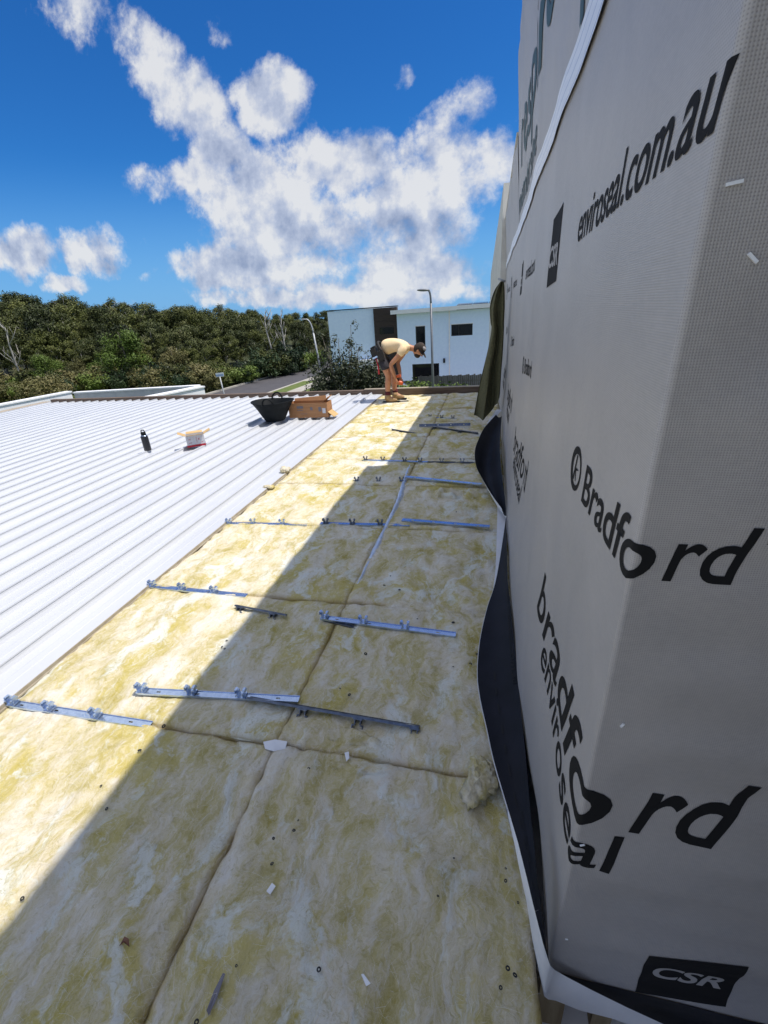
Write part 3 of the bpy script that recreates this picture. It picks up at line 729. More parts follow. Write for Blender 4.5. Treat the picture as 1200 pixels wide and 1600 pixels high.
# ------------------------------------------------------------------ wrapped wall
XW = .196
def yc(z): return .642 - .042 * z
RC = .008
def wall_xy(s, z):
    """s: distance along the wrap; negative on the long side (away from the camera), positive on the end face"""
    y0 = yc(z)
    lean = 0.0
    if z > 2.15: lean = (z - 2.15) * .070
    bul = .055 * (1 - smooth(.0, .75, z)) * smooth(.1, 1.1, -s)
    q = RC * math.pi / 4
    if s <= -q: x, y, n = XW, y0 + RC + (-s - q), Vector((-1, 0, 0))
    elif s >= q: x, y, n = XW + RC + (s - q), y0, Vector((0, -1, 0))
    else:
        a = (s + q) / RC; x = XW + RC - RC * math.cos(a); y = y0 + RC - RC * math.sin(a); n = Vector((-math.cos(a), -math.sin(a), 0))
    x -= (lean + bul) * (1 if s < 0 else max(0, 1 - s * 6))
    return x, y, n
def wall_pt(s, z, off=0.0):
    x, y, n = wall_xy(s, z)
    side = smooth(-.03, -.5, s) if s < 0 else 0.0
    front = smooth(.0, .12, s)
    w = .006 * fbm((s * 1.3, z * 1.1, 3.3), 3) * (1 + 1.0 * side)
    w += .0035 * (abs(fbm((s * 2.2 + z * 1.3, z * 2.6 - s * .5, 6.6), 2)) - .3) * smooth(0, .1, abs(s))
    # soft horizontal pull wrinkles on the end face, vertical ones high on the long side
    w += front * .011 * fbm((s * 1.5 + z * .7, z * 8.5, 8.1), 2)
    w += .003 * front * math.exp(-((z - .5 - .12 * s) / .03) ** 2)
    if z > 2.1: w += .008 * side * fbm((s * 5.0, z * .7, 1.1), 2) * smooth(2.1, 2.6, z)
    corner = 1 - .8 * math.exp(-(s / .05) ** 2)
    w *= corner
    return Vector((x, y, z)) + n * (w + off)
ww = thing('wrapped_wall', (.5, .62, 0), 'tall wall corner wrapped in printed grey building paper', 'wall')
S_FAR = -8.5
ss = list(np.concatenate([np.linspace(S_FAR, -2.2, 90), np.linspace(-2.15, -.05, 130), np.linspace(-.04, -.010, 4), np.linspace(-.0075, .0075, 13), np.linspace(.010, .04, 4), np.linspace(.05, 1.3, 110)]))
def wrap_mesh(name, s_list, z_list, m, off=0.0, zf=None):
    zf = zf or (lambda s, t: t)
    g = MB(); g.grid(lambda s, z: wall_pt(s, zf(s, z), off), s_list, z_list)
    g.f = [f[::-1] for f in g.f]
    o = g.build(name, m, ww)
    me = o.data; uvl = me.uv_layers.new(name='UVMap')
    nv = len(z_list); uvs = np.array([(s, zf(s, z)) for s in s_list for z in z_list], dtype=np.float32)
    li = np.empty(len(me.loops), dtype=np.int32); me.loops.foreach_get('vertex_index', li)
    uvl.data.foreach_set('uv', uvs[li].ravel())
    return o
Z_LOW = lambda s: lerp(.06, -.055, smooth(-.35, -.03, s))
wrap_mesh('lower_wrap', ss, list(np.linspace(0, 1, 110)), WRAP, 0.0, lambda s, t: lerp(Z_LOW(s), 2.13, t))
SPLIT = -4.15
lo = [s for s in ss if s >= SPLIT]
wrap_mesh('upper_wrap', lo, list(np.linspace(2.08, 3.25, 46)), WRAP, .005)
wrap_mesh('upper_wrap', [s for s in ss if s <= SPLIT], list(np.linspace(2.08, 2.80, 30)), WRAP, .004)
wrap_mesh('tape', [s for s in ss if s <= .9], list(np.linspace(2.075, 2.165, 7)), TAPE, .009)
wrap_mesh('lap_strip', [s for s in ss if s >= -.02], list(np.linspace(-.20, -.052, 10)), NAVY, .002)
# solid core behind the wrap: closes the wall and carries the eave
core = MB()
core.box((XW + .05, yc(0) + .06, -.36), (2.6, 4.72, 3.24)); core.box((XW + .05, 4.723, -.36), (2.6, 9.12, 2.79))
core.build('frame_core', TIMBER, ww)
eave = MB()
eave.obox((1.40, 2.62, 3.262), (1.26, 0, 0), (0, 2.10, 0), (0, 0, .012)); eave.obox((1.40, 6.93, 2.81), (1.26, 0, 0), (0, 2.18, 0), (0, 0, .012))
eave.build('top_plate', CREAM, ww)['kind'] = 'stuff'
ret = MB().box((.74, -1.6, -.36), (2.6, .98, 4.66)); ret.build('return_wall', CLADD, ww)  # unseen wall known by its shadow; dark cladding chosen to dim the end face
# staples
def staple(s, z, ang, L=.011):
    p, n = wall_pt(s, z, .002), Vector(wall_xy(s, z)[2]); t_ = Vector((0, 0, 1)).cross(n).normalized() * -1
    d = Vector((1, 0, 0)) if s > 0 else t_
    ax = d * math.cos(ang) + Vector((0, 0, 1)) * math.sin(ang); ay = ax.cross(n)
    return MB().obox(p, ax * L * .55, ay * .0015, n * .0012).build('staple', STAPLE, ww)
STAPLE = mat('staple_steel', (.88, .90, .92), .3, .0)
for (px, py, ang, L) in [(1152, 286, .12, .0125), (1180, 403, -.75, .0115), (975, 1132, 1.1, .008), (912, 1319, .6, .009), (887, 1466, .3, .006)]:
    z_ = 1.0
    for _ in range(12): p = ony(px, py, yc(z_)); z_ = p.z
    x_ = p.x
    staple(x_ - XW - .005, z_, ang, L)

def bfont(body, shear=0.0, bold=False):
    cu = bpy.data.curves.new('lettering', 'FONT'); cu.body = body; cu.shear = shear; cu.fill_mode = 'BOTH'
    cu.resolution_u = 5
    cu.offset = .026 if bold else .010
    ob = bpy.data.objects.new('lettering', cu); COL.objects.link(ob)
    dg = bpy.context.evaluated_depsgraph_get(); me = bpy.data.meshes.new_from_object(ob.evaluated_get(dg))
    bpy.data.objects.remove(ob); bpy.data.curves.remove(cu)
    return me
def text_xy(me, step):
    bm = bmesh.new(); bm.from_mesh(me)
    bmesh.ops.triangulate(bm, faces=bm.faces)
    xs = [v.co.x for v in bm.verts]; x0, x1 = min(xs), max(xs)
    return bm, x0, x1
def wall_text(body, s0, s1, z0, zx, m, name='printed_lettering', shear=.22, bold=False, off=.0011, fn=None, zslope=0.0, cap=False, seg=.012, parent=None):
    """lettering run from s0 to s1, baseline z0; zx = height of a lower case x (or of capitals when cap)"""
    me = bfont(body, shear, bold)
    ref = bfont('H' if cap else 'x', 0); rh = max(v.co.y for v in ref.vertices); bpy.data.meshes.remove(ref)
    bm, x0, x1 = text_xy(me, .1); bpy.data.meshes.remove(me)
    kx = (s1 - s0) / (x1 - x0); ky = zx / rh
    n = max(2, int((s1 - s0) / seg))
    for i in range(1, n):
        g = bm.verts[:] + bm.edges[:] + bm.faces[:]
        bmesh.ops.bisect_plane(bm, geom=g, plane_co=(x0 + (x1 - x0) * i / n, 0, 0), plane_no=(1, 0, 0))
    yv = [v.co.y for v in bm.verts]; ny = max(1, int((max(yv) - min(yv)) * ky / .02))
    for i in range(1, ny):
        g = bm.verts[:] + bm.edges[:] + bm.faces[:]
        bmesh.ops.bisect_plane(bm, geom=g, plane_co=(0, min(yv) + (max(yv) - min(yv)) * i / ny, 0), plane_no=(0, 1, 0))
    f_ = fn or (lambda s, z: wall_pt(s, z, off))
    V = [f_(s0 + (v.co.x - x0) * kx, z0 + v.co.y * ky + zslope * (v.co.x - x0) * kx) for v in bm.verts]
    bm.verts.index_update(); F = [tuple(v.index for v in f.verts) for f in bm.faces]; bm.free()
    return MB().add(V, F, True).build(name, m, parent or ww)
def wall_quad(pts, m, name, off=.0013, n=24):
    """flat print patch; pts = four (s, z) corners"""
    a, b, c, d = [np.array(p) for p in pts]
    def f(u, v):
        p = (a * (1 - u) + b * u) * (1 - v) + (d * (1 - u) + c * u) * v; return wall_pt(p[0], p[1], off)
    g = MB().grid(f, list(np.linspace(0, 1, n + 1)), list(np.linspace(0, 1, n + 1)))
    g.f = [x[::-1] for x in g.f]
    return g.build(name, m, ww)
def wall_ring(s, z, rs, rz, m, name='printed_emblem'):
    g = MB(); n = 32
    for k in range(n + 1):
        a = 2 * math.pi * k / n
        for r, wd in ((1.0, 0), (.70, 1)):
            tilt = .18
            zz = math.sin(a) * rz * r; sx_ = math.cos(a) * rs * r + tilt * zz + (.10 * rs if wd else 0)
            g.v.append(tuple(wall_pt(s + sx_, z + zz, .0011)))
    for k in range(n): g.f.append((2 * k, 2 * k + 2, 2 * k + 3, 2 * k + 1)); g.sm.append(True)
    # bird like slash inside the ring
    for quad in (((-.35, -.62), (-.1, .66), (.05, .6), (-.15, -.6)), ((-.15, .05), (.5, .12), (.2, -.02), (-.12, -.08)), ((.05, .0), (.25, -.5), (.15, -.55), (-.05, -.05))):
        g.add([wall_pt(s + u * rs + .18 * v * rz, z + v * rz, .0011) for u, v in quad], [(0, 1, 2, 3)])
    return g.build(name, m, ww)
PER = 2.0
for k in range(4):
    o_ = -PER * k
    near = k == 0
    wall_text('enviroseal.com.au', -.80 + o_, .002 + o_, 1.687, .049, INK, shear=.25, seg=.006 if near else .03, zslope=.008)
    wall_quad([(-1.385 + o_, 1.60), (-1.17 + o_, 1.615), (-1.13 + o_, 1.825), (-1.345 + o_, 1.81)], INK, 'printed_logo_block')
    wall_text('CSR', -1.365 + o_, -1.17 + o_, 1.665, .062, LOGOINK, name='printed_logo_text', cap=True, bold=True, off=.0024, shear=.2)
    wall_text('Bradfo', -.375 + o_, .027 + o_, 1.157, .058, INK, shear=.2, seg=.005 if near else .03, zslope=.10)
    wall_text('rd', .040 + o_, .138 + o_, 1.198, .058, INK, shear=.2, seg=.006 if near else .03)
    wall_ring(-.475 + o_, 1.195, .062, .055, INK)
    wall_text('bradfo', -.80 + o_, .052 + o_, .545, .122, INK, shear=.25, seg=.005 if near else .03, zslope=.065)
    wall_text('rd', .092 + o_, .264 + o_, .603, .128, INK, shear=.25, seg=.006 if near else .03)
    wall_text('enviroseal', -.60 + o_, .088 + o_, .474, .078, INK, shear=.12, seg=.005 if near else .03, zslope=-.012)
wall_text('TM', .146, .158, 1.262, .006, INK, cap=True)
wall_quad([(.207, -.052), (.400, -.016), (.396, .195), (.205, .148)], INK, 'printed_logo_block')
wall_text('CSR', .228, .375, .048, .050, LOGOINK, name='printed_logo_text', cap=True, bold=True, off=.0024, shear=.25, zslope=.06)
# big green print of the upper sheet (mostly cut off by the tape and the frame)
wall_text('respiro l', -3.6, -1.0, 2.45, .20, GREENINK, name='printed_lettering', shear=.2, off=.008, seg=.05)
wall_text('membrane', -4.05, -2.2, 2.22, .10, GREENINK, shear=.2, off=.008, seg=.05)
wall_text('ply', -1.05, -.35, 2.28, .20, GREENINK, shear=.25, off=.008, seg=.03)

# dark flap of the wrap flaring over the insulation
FL_IN = [((791, 805), .12), ((793, 900), .11), ((798, 950), .105), ((803, 1000), .10), ((808, 1050), .10), ((812, 1090), .10), ((817, 1140), .095), ((822, 1190), .085), ((828, 1262), .07), ((834, 1316), .055), ((839, 1370), .04), ((844, 1414), .025), ((852, 1473), .0), ((858, 1504), -.02)]
FL_OUT = [((790, 812), .09), ((776, 900), .06), ((761, 950), .05), ((750, 1000), .05), ((746, 1050), .05), ((750, 1090), .05), ((761, 1140), .05), ((772, 1190), .05), ((793, 1262), .04), ((808, 1316), .03), ((822, 1370), .01), ((832, 1414), .0), ((847, 1473), -.02), ((857, 1508), -.035)]
LOBE_IN = [((784, 650), .24), ((782, 675), .24), ((781, 700), .24), ((782, 720), .23), ((784, 740), .22), ((787, 765), .19), ((790, 790), .15), ((791, 806), .13)]
LOBE_OUT = [((775, 648), .26), ((757, 668), .25), ((747, 688), .24), ((742, 705), .23), ((744, 728), .21), ((756, 752), .19), ((772, 778), .15), ((790, 802), .12)]
def cat(P_, t):
    n = len(P_) - 1; f = t * n; i = min(n - 1, int(f)); u = f - i
    p = [P_[max(0, i - 1)], P_[i], P_[i + 1], P_[min(n, i + 2)]]
    return .5 * ((2 * p[1]) + (p[2] - p[0]) * u + (2 * p[0] - 5 * p[1] + 4 * p[2] - p[3]) * u * u + (3 * p[1] - p[0] - 3 * p[2] + p[3]) * u ** 3)
fin = [onz(*p, z) for p, z in FL_IN]; fout = [onz(*p, z) for p, z in FL_OUT]
lin = [onz(*p, z) for p, z in LOBE_IN]; lout = [onz(*p, z) for p, z in LOBE_OUT]
def flap_pt(t, w, off=0.0):
    a, b = cat(fin, t), cat(fout, t); p = a.lerp(b, w); wd = (b - a).length
    p.z += -.10 * wd * math.sin(math.pi * w) + .004 * fbm((p.x * 9, p.y * 5, 0), 2) * math.sin(math.pi * w)
    return p + Vector((-.45, 0, .9)) * off
def lobe_pt(t, w, off=0.0):
    a, b = cat(lin, t), cat(lout, t); p = a.lerp(b, w); wd = (b - a).length
    p.z -= .35 * wd * math.sin(math.pi * w); return p + Vector((-.3, 0, .95)) * off
tt = list(np.linspace(0, 1, 70)); wws = list(np.linspace(0, 1, 9))
fl = MB().grid(flap_pt, tt, wws); fl.build('wrap_flap', NAVY, ww)
lo_ = MB().grid(lobe_pt, list(np.linspace(0, 1, 40)), wws); lobe = lo_.build('wrap_flap', NAVY, ww)
# white back of the flap
def under(fn, ts, grow, dz):
    g = MB()
    def f(t, w):
        p = fn(t, w); d = (fn(t, 1.0) - fn(t, .9)); e = d.normalized() if d.length > 1e-6 else Vector()
        return p + e * (grow * w) - Vector((0, 0, dz))
    g.grid(f, ts, wws); g.f = [x[::-1] for x in g.f]
    return g.build('flap_lining', LINER, ww)
under(flap_pt, tt, .003, .004); under(lobe_pt, list(np.linspace(0, 1, 40)), .004, .005)
def lining(quads, z):
    g = MB()
    g.grid(lambda i, w: quads[i][0].lerp(quads[i][1], w), list(range(len(quads))), [0, .34, .67, 1.0]); return g.build('white_lining', LINER, ww)
lining([(onz(784, 640, .2), onz(776, 640, .2)), (onz(772, 656, .2), onz(764, 656, .2)), (onz(758, 672, .2), onz(748, 690, .2)), (onz(752, 688, .2), onz(744, 700, .2))], .2)
lining([(onz(787, 775, .03), onz(776, 778, .03)), (onz(792, 805, .03), onz(777, 800, .03)), (onz(791, 850, .03), onz(776, 840, .03)), (onz(782, 880, .03), onz(774, 890, .03)), (onz(772, 920, .03), onz(770, 925, .03))], .03)
# dashes on the lap strip
for k in range(14):
    t0 = .30 + k * .048
    MB().grid(lambda t, w: flap_pt(t, w, .0035), [t0, t0 + .012, t0 + .022], [.52, .57]).build('lap_dash', DASHINK, ww)
wall_text('LAP LINE 150mm', 0, 1, 0, 1, DASHINK, cap=True, shear=.1, seg=.05,
          fn=lambda s, z: flap_pt(.735 - .115 * s, .34 + .14 * z, .0035))
wall_text('enviroseal.com.au', 0, 1, 0, 1, DASHINK, shear=.1, seg=.05, fn=lambda s, z: flap_pt(.10 + .24 * s, .13 - .09 * z, .0035))
# white liner sheet under the corner
LN = [((793, 1262), (791, 1262), .085), ((809, 1316), (804, 1318), .10), ((823, 1372), (814, 1370), .115), ((833, 1414), (822, 1406), .13), ((848, 1473), (832, 1470), .155), ((859, 1508), (850, 1556), .178)]
g = [(onx(*a, x_ + .004), onx(*b, x_)) for a, b, x_ in LN]
LF = [((866, 1515), (856, 1561)), ((885, 1526), (868, 1563)), ((925, 1547), (905, 1578)), ((980, 1574), (960, 1592)), ((1050, 1606), (1020, 1615)), ((1150, 1650), (1120, 1660))]
g += [(ony(*a, .618), ony(*b, .605)) for a, b in LF]
lnm = MB(); lnm.grid(lambda i, w: g[i][0].lerp(g[i][1], w) + Vector((-.004, -.004, 0)) * math.sin(w * 3.1), list(range(len(g))), [0, .25, .5, .75, 1.0])
lnm.build('white_lining', LINER, ww)
# timber framing visible under the wrap
tf = thing('timber_framing', (.4, .68, -.36), 'bare timber studs showing below the bottom edge of the wall wrap', 'timber framing')
MB().box((.185, .645, -.9), (.255, .70, -.05)).build('stud', TIMBER, tf)
MB().box((.335, .66, -.9), (.385, .72, -.07)).build('stud', TIMBER, tf)
MB().box((.55, .66, -.9), (.60, .72, -.10)).build('stud', TIMBER, tf)
MB().box((.185, .705, -.9), (2.4, .715, -.2)).build('dark_gap_sheet', FRAME, tf)  # black sheet added to stand in for the dark gap behind the studs

# ------------------------------------------------------------------ cream wall beyond, khaki cloth
cw = thing('cream_wall', (.1, 9.6, G), 'pale cream wall beyond the far end of the grey wrap', 'wall')
def cwp(t, z):
    return Vector((lerp(.10, -.07, t), lerp(8.9, 10.4, t), z))
c_ = MB()
for z0, z1 in ((G, 1.0), (1.003, 2.6)):
    a0, a1 = cwp(0, z0), cwp(1, z0)
    c2 = MB(); zt1 = z1 if z1 < 2 else 3.3; zt2 = z1 if z1 < 2 else 2.1
    c2.add([a0, a1, (a1.x, a1.y, zt2), (a0.x, a0.y, zt1), a0 + Vector((1.2, .1, 0)), a1 + Vector((1.2, .1, 0)), (a1.x + 1.2, a1.y + .1, zt2), (a0.x + 1.2, a0.y + .1, zt1)],
           [(0, 1, 2, 3), (4, 7, 6, 5), (0, 4, 5, 1), (2, 6, 7, 3), (0, 3, 7, 4), (1, 5, 6, 2)])
    c2.build('wall_panel', CREAM, cw)
kt = thing('hanging_cloth', (0, 6.2, .2), 'khaki green cloth hanging in folds at the far end of the wrapped wall', 'cloth')
LE = [(782, 440), (772, 455), (765, 480), (766, 505), (767, 515), (762, 545), (754, 580), (747, 615), (741, 655)]
RE = [(786, 440), (787, 455), (787, 480), (786, 505), (786, 520), (785, 550), (783, 580), (781, 615), (778, 643)]
lp = [ony(*p, 6.2) for p in LE]; rp = [ony(*p, 6.2) for p in RE]
def cloth(t, w, oy=0):
    a, b = cat(lp, t), cat(rp, t); p = a.lerp(b, w)
    amp = .018 + .055 * t
    p.y += amp * math.sin(w * 10 + 1.2 * math.sin(t * 3) + .6) + .03 * fbm((w * 5, t * 3, 0), 2) + oy
    if t > .88: p.z += .05 * (t - .88) / .12 * math.sin(w * 5.5 + 2.2) + .10 * (t - .88) / .12 * max(0, w - .3)
    p.x += .012 * math.sin(w * 14 + t * 4) * t
    return p
k = MB().grid(cloth, list(np.linspace(0, 1, 50)), list(np.linspace(0, 1, 50)))
k.build('front_fold', KHAKI, kt)
k = MB().grid(lambda t, w: cloth(t, w, .10) + Vector((.012 + .0 * w, 0, 0)), list(np.linspace(0, .93, 40)), list(np.linspace(0, 1, 40)))
k.build('back_fold', KHAKI, kt)
MB().tube([ony(778, 436, 6.25), ony(790, 440, 6.25)], .012, 8).build('hook', POLE, kt)

# ------------------------------------------------------------------ bucket, boxes, bottle
RZ = .052
bc = Vector((-3.41, 6.72, RZ))
bk = thing('rubber_tub', bc, 'black rubber builder\'s tub with two loop handles on the white roof', 'tub')
prof = [(.001, 0), (.150, 0), (.160, .008), (.205, .09), (.262, .20), (.318, .285), (.330, .288), (.332, .300), (.324, .303), (.312, .290), (.255, .20), (.196, .09), (.148, .022), (.001, .02)]
tb = MB().lathe(bc, prof, 40)
for i, p in enumerate(tb.v):
    d = Vector(p) - bc; k_ = smooth(.1, .3, d.z)
    tb.v[i] = (bc.x + d.x * (1 + .07 * k_), bc.y + d.y * (1 - .07 * k_), p[2] + .02 * k_ * (abs(d.x) / .33))
tb.build('body', RUBBER, bk)
for ang in (.55, .55 + math.pi):
    c0 = bc + Vector((math.cos(ang + 1.2) * .30, math.sin(ang + 1.2) * .29, .295)); tang = Vector((-math.sin(ang + 1.2), math.cos(ang + 1.2), 0)); rad_ = Vector((math.cos(ang + 1.2), math.sin(ang + 1.2), 0))
    pts = [c0 + tang * (.085 * math.cos(a)) + Vector((0, 0, .11 * math.sin(a) - .01)) + rad_ * .02 * math.sin(a) for a in np.linspace(0, math.pi, 12)]
    MB().tube(pts, .014, 8).build('handle', RUBBER, bk)
# long carton
lc = Vector((-2.86, 6.95, RZ))
cb = thing('cardboard_box', lc, 'long brown cardboard box lying behind the black tub', 'box')
x0, x1, y0, y1, z0, z1 = -3.22, -2.55, 6.86, 7.10, RZ, RZ + .235
def slab(a, b, name, m, par_): return MB().box(a, b).build(name, m, par_)
slab((x0, y0, z0), (x1, y0 + .006, z1), 'side', CARD, cb); slab((x0, y1 - .006, z0), (x1, y1, z1), 'side', CARD, cb)
slab((x0, y0 + .0065, z0 + .001), (x0 + .006, y1 - .0065, z1 - .001), 'end', CARD, cb); slab((x1 - .006, y0 + .0065, z0 + .001), (x1, y1 - .0065, z1 - .001), 'end', CARD, cb)
slab((x0 + .0065, y0 + .0065, z0), (x1 - .0065, y1 - .0065, z0 + .005), 'base', CARDIN, cb)
MB().obox((x0 + .30, y1 + .008, z1 + .02), (.28, 0, .018), (0, .003, .0), (-.001, .012, .035)).build('flap', CARD, cb)
MB().obox((x1 - .05, y1 - .06, z1 + .03), (.05, .0, .045), (0, .11, .0), (.002, 0, -.0025)).build('flap', CARD, cb)
MB().obox((x1 + .05, (y0 + y1) / 2, z0 + .045), (.05, 0, -.042), (0, .11, 0), (.002, 0, .0025)).build('flap', CARDIN, cb)
MB().box((x1 - .085, y0 - .0022, z0 + .07), (x1 - .03, y0 - .0008, z0 + .15)).build('label', CARTON, cb)
pr = MB()
for (a, b, c2, d) in ((.03, .14, .15, .19), (.03, .13, .115, .125), (.26, .30, .12, .17), (.40, .45, .10, .17), (.08, .2, .06, .066)):
    pr.box((x0 + a + .12, y0 - .0021, z0 + c2), (x0 + b + .12, y0 - .0007, z0 + d))
pr.build('print', GREYP, cb)['kind'] = 'stuff'
# small open carton
sc_ = Vector((-3.90, 5.26, RZ))
sb = thing('small_carton', sc_, 'small white carton with open flaps and red base on the roof', 'box')
an = .62; ax = Vector((math.cos(an), math.sin(an), 0)); ay = Vector((-math.sin(an), math.cos(an), 0)); up = Vector((0, 0, 1))
hx, hy, hz = .115, .075, .075
def side(c, a, b, th, m, name): return MB().obox(c, a, b, th).build(name, m, sb)
for s in (-1, 1):
    side(sc_ + ay * s * hy + up * (hz + .002), ax * hx, up * (hz - .0), ay * .0015, CARTON, 'side')
    side(sc_ + ax * s * hx + up * (hz + .002), ay * (hy - .002), up * hz, ax * .0015, CARTON, 'end')
    side(sc_ + ay * s * (hy + .002) + up * .014, ax * (hx + .002), up * .014, ay * .0012, REDP, 'red_base')
    side(sc_ + ax * s * (hx + .002) + up * .014, ay * (hy + .001), up * .014, ax * .0012, REDP, 'red_base')
    fd = (ax * s * .9 + up * .42).normalized(); fn_ = fd.cross(ay)
    side(sc_ + ax * s * hx + up * (2 * hz + .004) + fd * .05, fd * .05, ay * hy, fn_ * .0015, CARDIN, 'flap')
    fd = (ay * s * .8 + up * .25).normalized(); fn_ = fd.cross(ax)
    side(sc_ + ay * s * hy + up * (2 * hz + .004) + fd * .03, fd * .03, ax * hx * .92, fn_ * .0015, CARDIN, 'flap')
side(sc_ + up * .006, ax * hx * .97, ay * hy * .96, up * .002, CARDIN, 'base')
pr = MB()
for (u0, u1, v0, v1) in ((.012, .016, .05, .13), (.035, .055, .10, .108), (.035, .05, .085, .092), (-.09, -.05, .055, .061), (-.085, -.06, .1, .108), (.07, .09, .05, .056)):
    pr.obox(sc_ - ay * (hy + .0022) + ax * (u0 + u1) / 2 + up * (v0 + v1) / 2, ax * (u1 - u0) / 2, up * (v1 - v0) / 2, ay * .0006)
pr.build('print', REDP, sb)['kind'] = 'stuff'
# bottle
bt = Vector((-4.49, 5.02, RZ))
bo = thing('drink_bottle', bt, 'matte black steel drink bottle with a loop cap standing on the roof', 'bottle')
MB().lathe(bt, [(.001, 0), (.044, 0), (.046, .004), (.046, .178), (.044, .19), (.036, .203), (.030, .208), (.001, .209)], 24).build('body', BLACKM, bo)
cp_ = MB().lathe(bt + Vector((0, 0, .209)), [(.001, 0), (.031, 0), (.032, .003), (.031, .033), (.028, .037), (.001, .038)], 24); cp_.build('cap', RUBBER, bo)
MB().tube([bt + Vector((.027 * math.cos(a), 0, .243 + .032 * min(1, 1.4 * math.sin(a)))) for a in np.linspace(0, math.pi, 12)], .0065, 8).build('loop', RUBBER, bo)
MB().lathe(bt + Vector((0, 0, .2015)), [(.0385, 0), (.0335, .0065), (.0312, .0066)], 24).build('collar', SKYSTEEL, bo)

# ------------------------------------------------------------------ worker
def skin_mesh(joints, edges, radii, name, m, parent=None, origin=None, sub=2):
    me = bpy.data.meshes.new(name + '_cage'); org = Vector(origin or (0, 0, 0))
    me.from_pydata([tuple(Vector(j)) for j in joints], edges, [])
    ob = bpy.data.objects.new(name + '_cage', me); COL.objects.link(ob)
    sk = ob.modifiers.new('s', 'SKIN'); sk.use_smooth_shade = True; sk.branch_smoothing = .6
    sv = me.skin_vertices[0].data if me.skin_vertices else None
    if sv is None:
        bpy.context.view_layer.objects.active = ob
    for i, r in enumerate(radii):
        rr = r if hasattr(r, '__len__') else (r, r)
        sv[i].radius = rr; sv[i].use_root = (i == 0)
    sd = ob.modifiers.new('d', 'SUBSURF'); sd.levels = sub; sd.render_levels = sub
    dg = bpy.context.evaluated_depsgraph_get(); out = bpy.data.meshes.new_from_object(ob.evaluated_get(dg))
    bpy.data.objects.remove(ob); bpy.data.meshes.remove(me)
    out.name = name; out.materials.clear(); out.materials.append(m)
    out.polygons.foreach_set('use_smooth', [True] * len(out.polygons))
    o = bpy.data.objects.new(name, out); COL.objects.link(o)
    if parent is not None: o.parent = parent
    else: o.location = org
    ORI[o.name] = org
    return o
MX, MY = -1.79, 8.42
J = [(-.20, 0, .86), (-.14, 0, .93), (.0, 0, .99), (.15, 0, .985), (.28, 0, .955), (.375, 0, .93), (.43, 0, .915),      # 0-6 pelvis .. neck top
     (.47, 0, .90), (.53, 0, .875),                                                                                  # head 7,8
     (.27, -.17, .93), (.16, -.21, .80), (.03, -.21, .68), (.06, -.19, .56), (.09, -.16, .46), (.105, -.155, .42),         # right arm 9-14
     (.27, .17, .93), (.18, .20, .80), (.08, .20, .68), (.12, .12, .57), (.155, .02, .47), (.16, .0, .44),                  # left arm 15-20
     (-.17, -.10, .82), (-.10, -.11, .64), (-.04, -.11, .47), (-.07, -.11, .28), (-.075, -.11, .10), (.04, -.12, .05),     # right leg 21-26
     (-.16, .10, .82), (-.07, .11, .64), (.0, .12, .47), (.0, .15, .28), (.01, .17, .10), (.13, .17, .05)]                 # left leg 27-32
E_ = [(0, 1), (1, 2), (2, 3), (3, 4), (4, 5), (5, 6), (6, 7), (7, 8), (4, 9), (9, 10), (10, 11), (11, 12), (12, 13), (13, 14),
      (4, 15), (15, 16), (16, 17), (17, 18), (18, 19), (19, 20), (0, 21), (21, 22), (22, 23), (23, 24), (24, 25), (25, 26),
      (0, 27), (27, 28), (28, 29), (29, 30), (30, 31), (31, 32)]
RD = [.12, .12, .115, .12, .11, .06, .055, .08, .07, .06, .046, .042, .040, .028, .026, .06, .046, .042, .040, .028, .026,
      .085, .08, .056, .056, .036, .035, .085, .08, .056, .056, .036, .035]
# fingers
def fingers(wi, palm_dir, side, spread):
    base = Vector(J[wi]); d = Vector(palm_dir).normalized(); s = Vector(side).normalized()
    pi_ = len(J); J.append(tuple(base + d * .05)); RD.append(.024); E_.append((wi, pi_))
    for k in range(4):
        L = (.036, .042, .040, .030)[k]
        r0 = base + d * .065 + s * (spread * (k - 1.5)); curl = s.cross(d)
        a = len(J); J.append(tuple(r0)); RD.append(.0085); E_.append((pi_, a))
        J.append(tuple(r0 + d * L * .8 + curl * .010)); RD.append(.008); E_.append((a, a + 1))
        J.append(tuple(r0 + d * L * 1.1 + curl * .034)); RD.append(.0065); E_.append((a + 1, a + 2))
    a = len(J); J.append(tuple(base + d * .03 + s * -.035)); RD.append(.010); E_.append((wi, a))
    J.append(tuple(base + d * .06 + s * -.045 + s.cross(d) * .02)); RD.append(.0085); E_.append((a, a + 1))
fingers(14, (.25, .1, -1), (1, .3, .2), .019)
fingers(20, (.2, -.35, -.8), (1, .3, .2), .019)
man = skin_mesh(J, E_, RD, 'person', SKIN, origin=(MX, MY, 0))
tag(man, 'worker in yellow shirt and dark shorts bending over at the far roof edge', 'person')
def chain(pts, rad, name, m, sub=2, edges=None):
    ed = edges or [(i, i + 1) for i in range(len(pts) - 1)]
    return skin_mesh(pts, ed, rad, name, m, parent=man, origin=(MX, MY, 0), sub=sub)
chain([(-.155, 0, .925), (-.02, 0, .995), (.14, 0, 1.0), (.27, 0, .965), (.375, 0, .925), (.265, -.18, .93), (.175, -.215, .815), (.265, .18, .93), (.19, .21, .815)],
      [.155, .145, .150, .135, .075, .088, .078, .088, .078], 'shirt', SHIRT, edges=[(0, 1), (1, 2), (2, 3), (3, 4), (3, 5), (5, 6), (3, 7), (7, 8)])
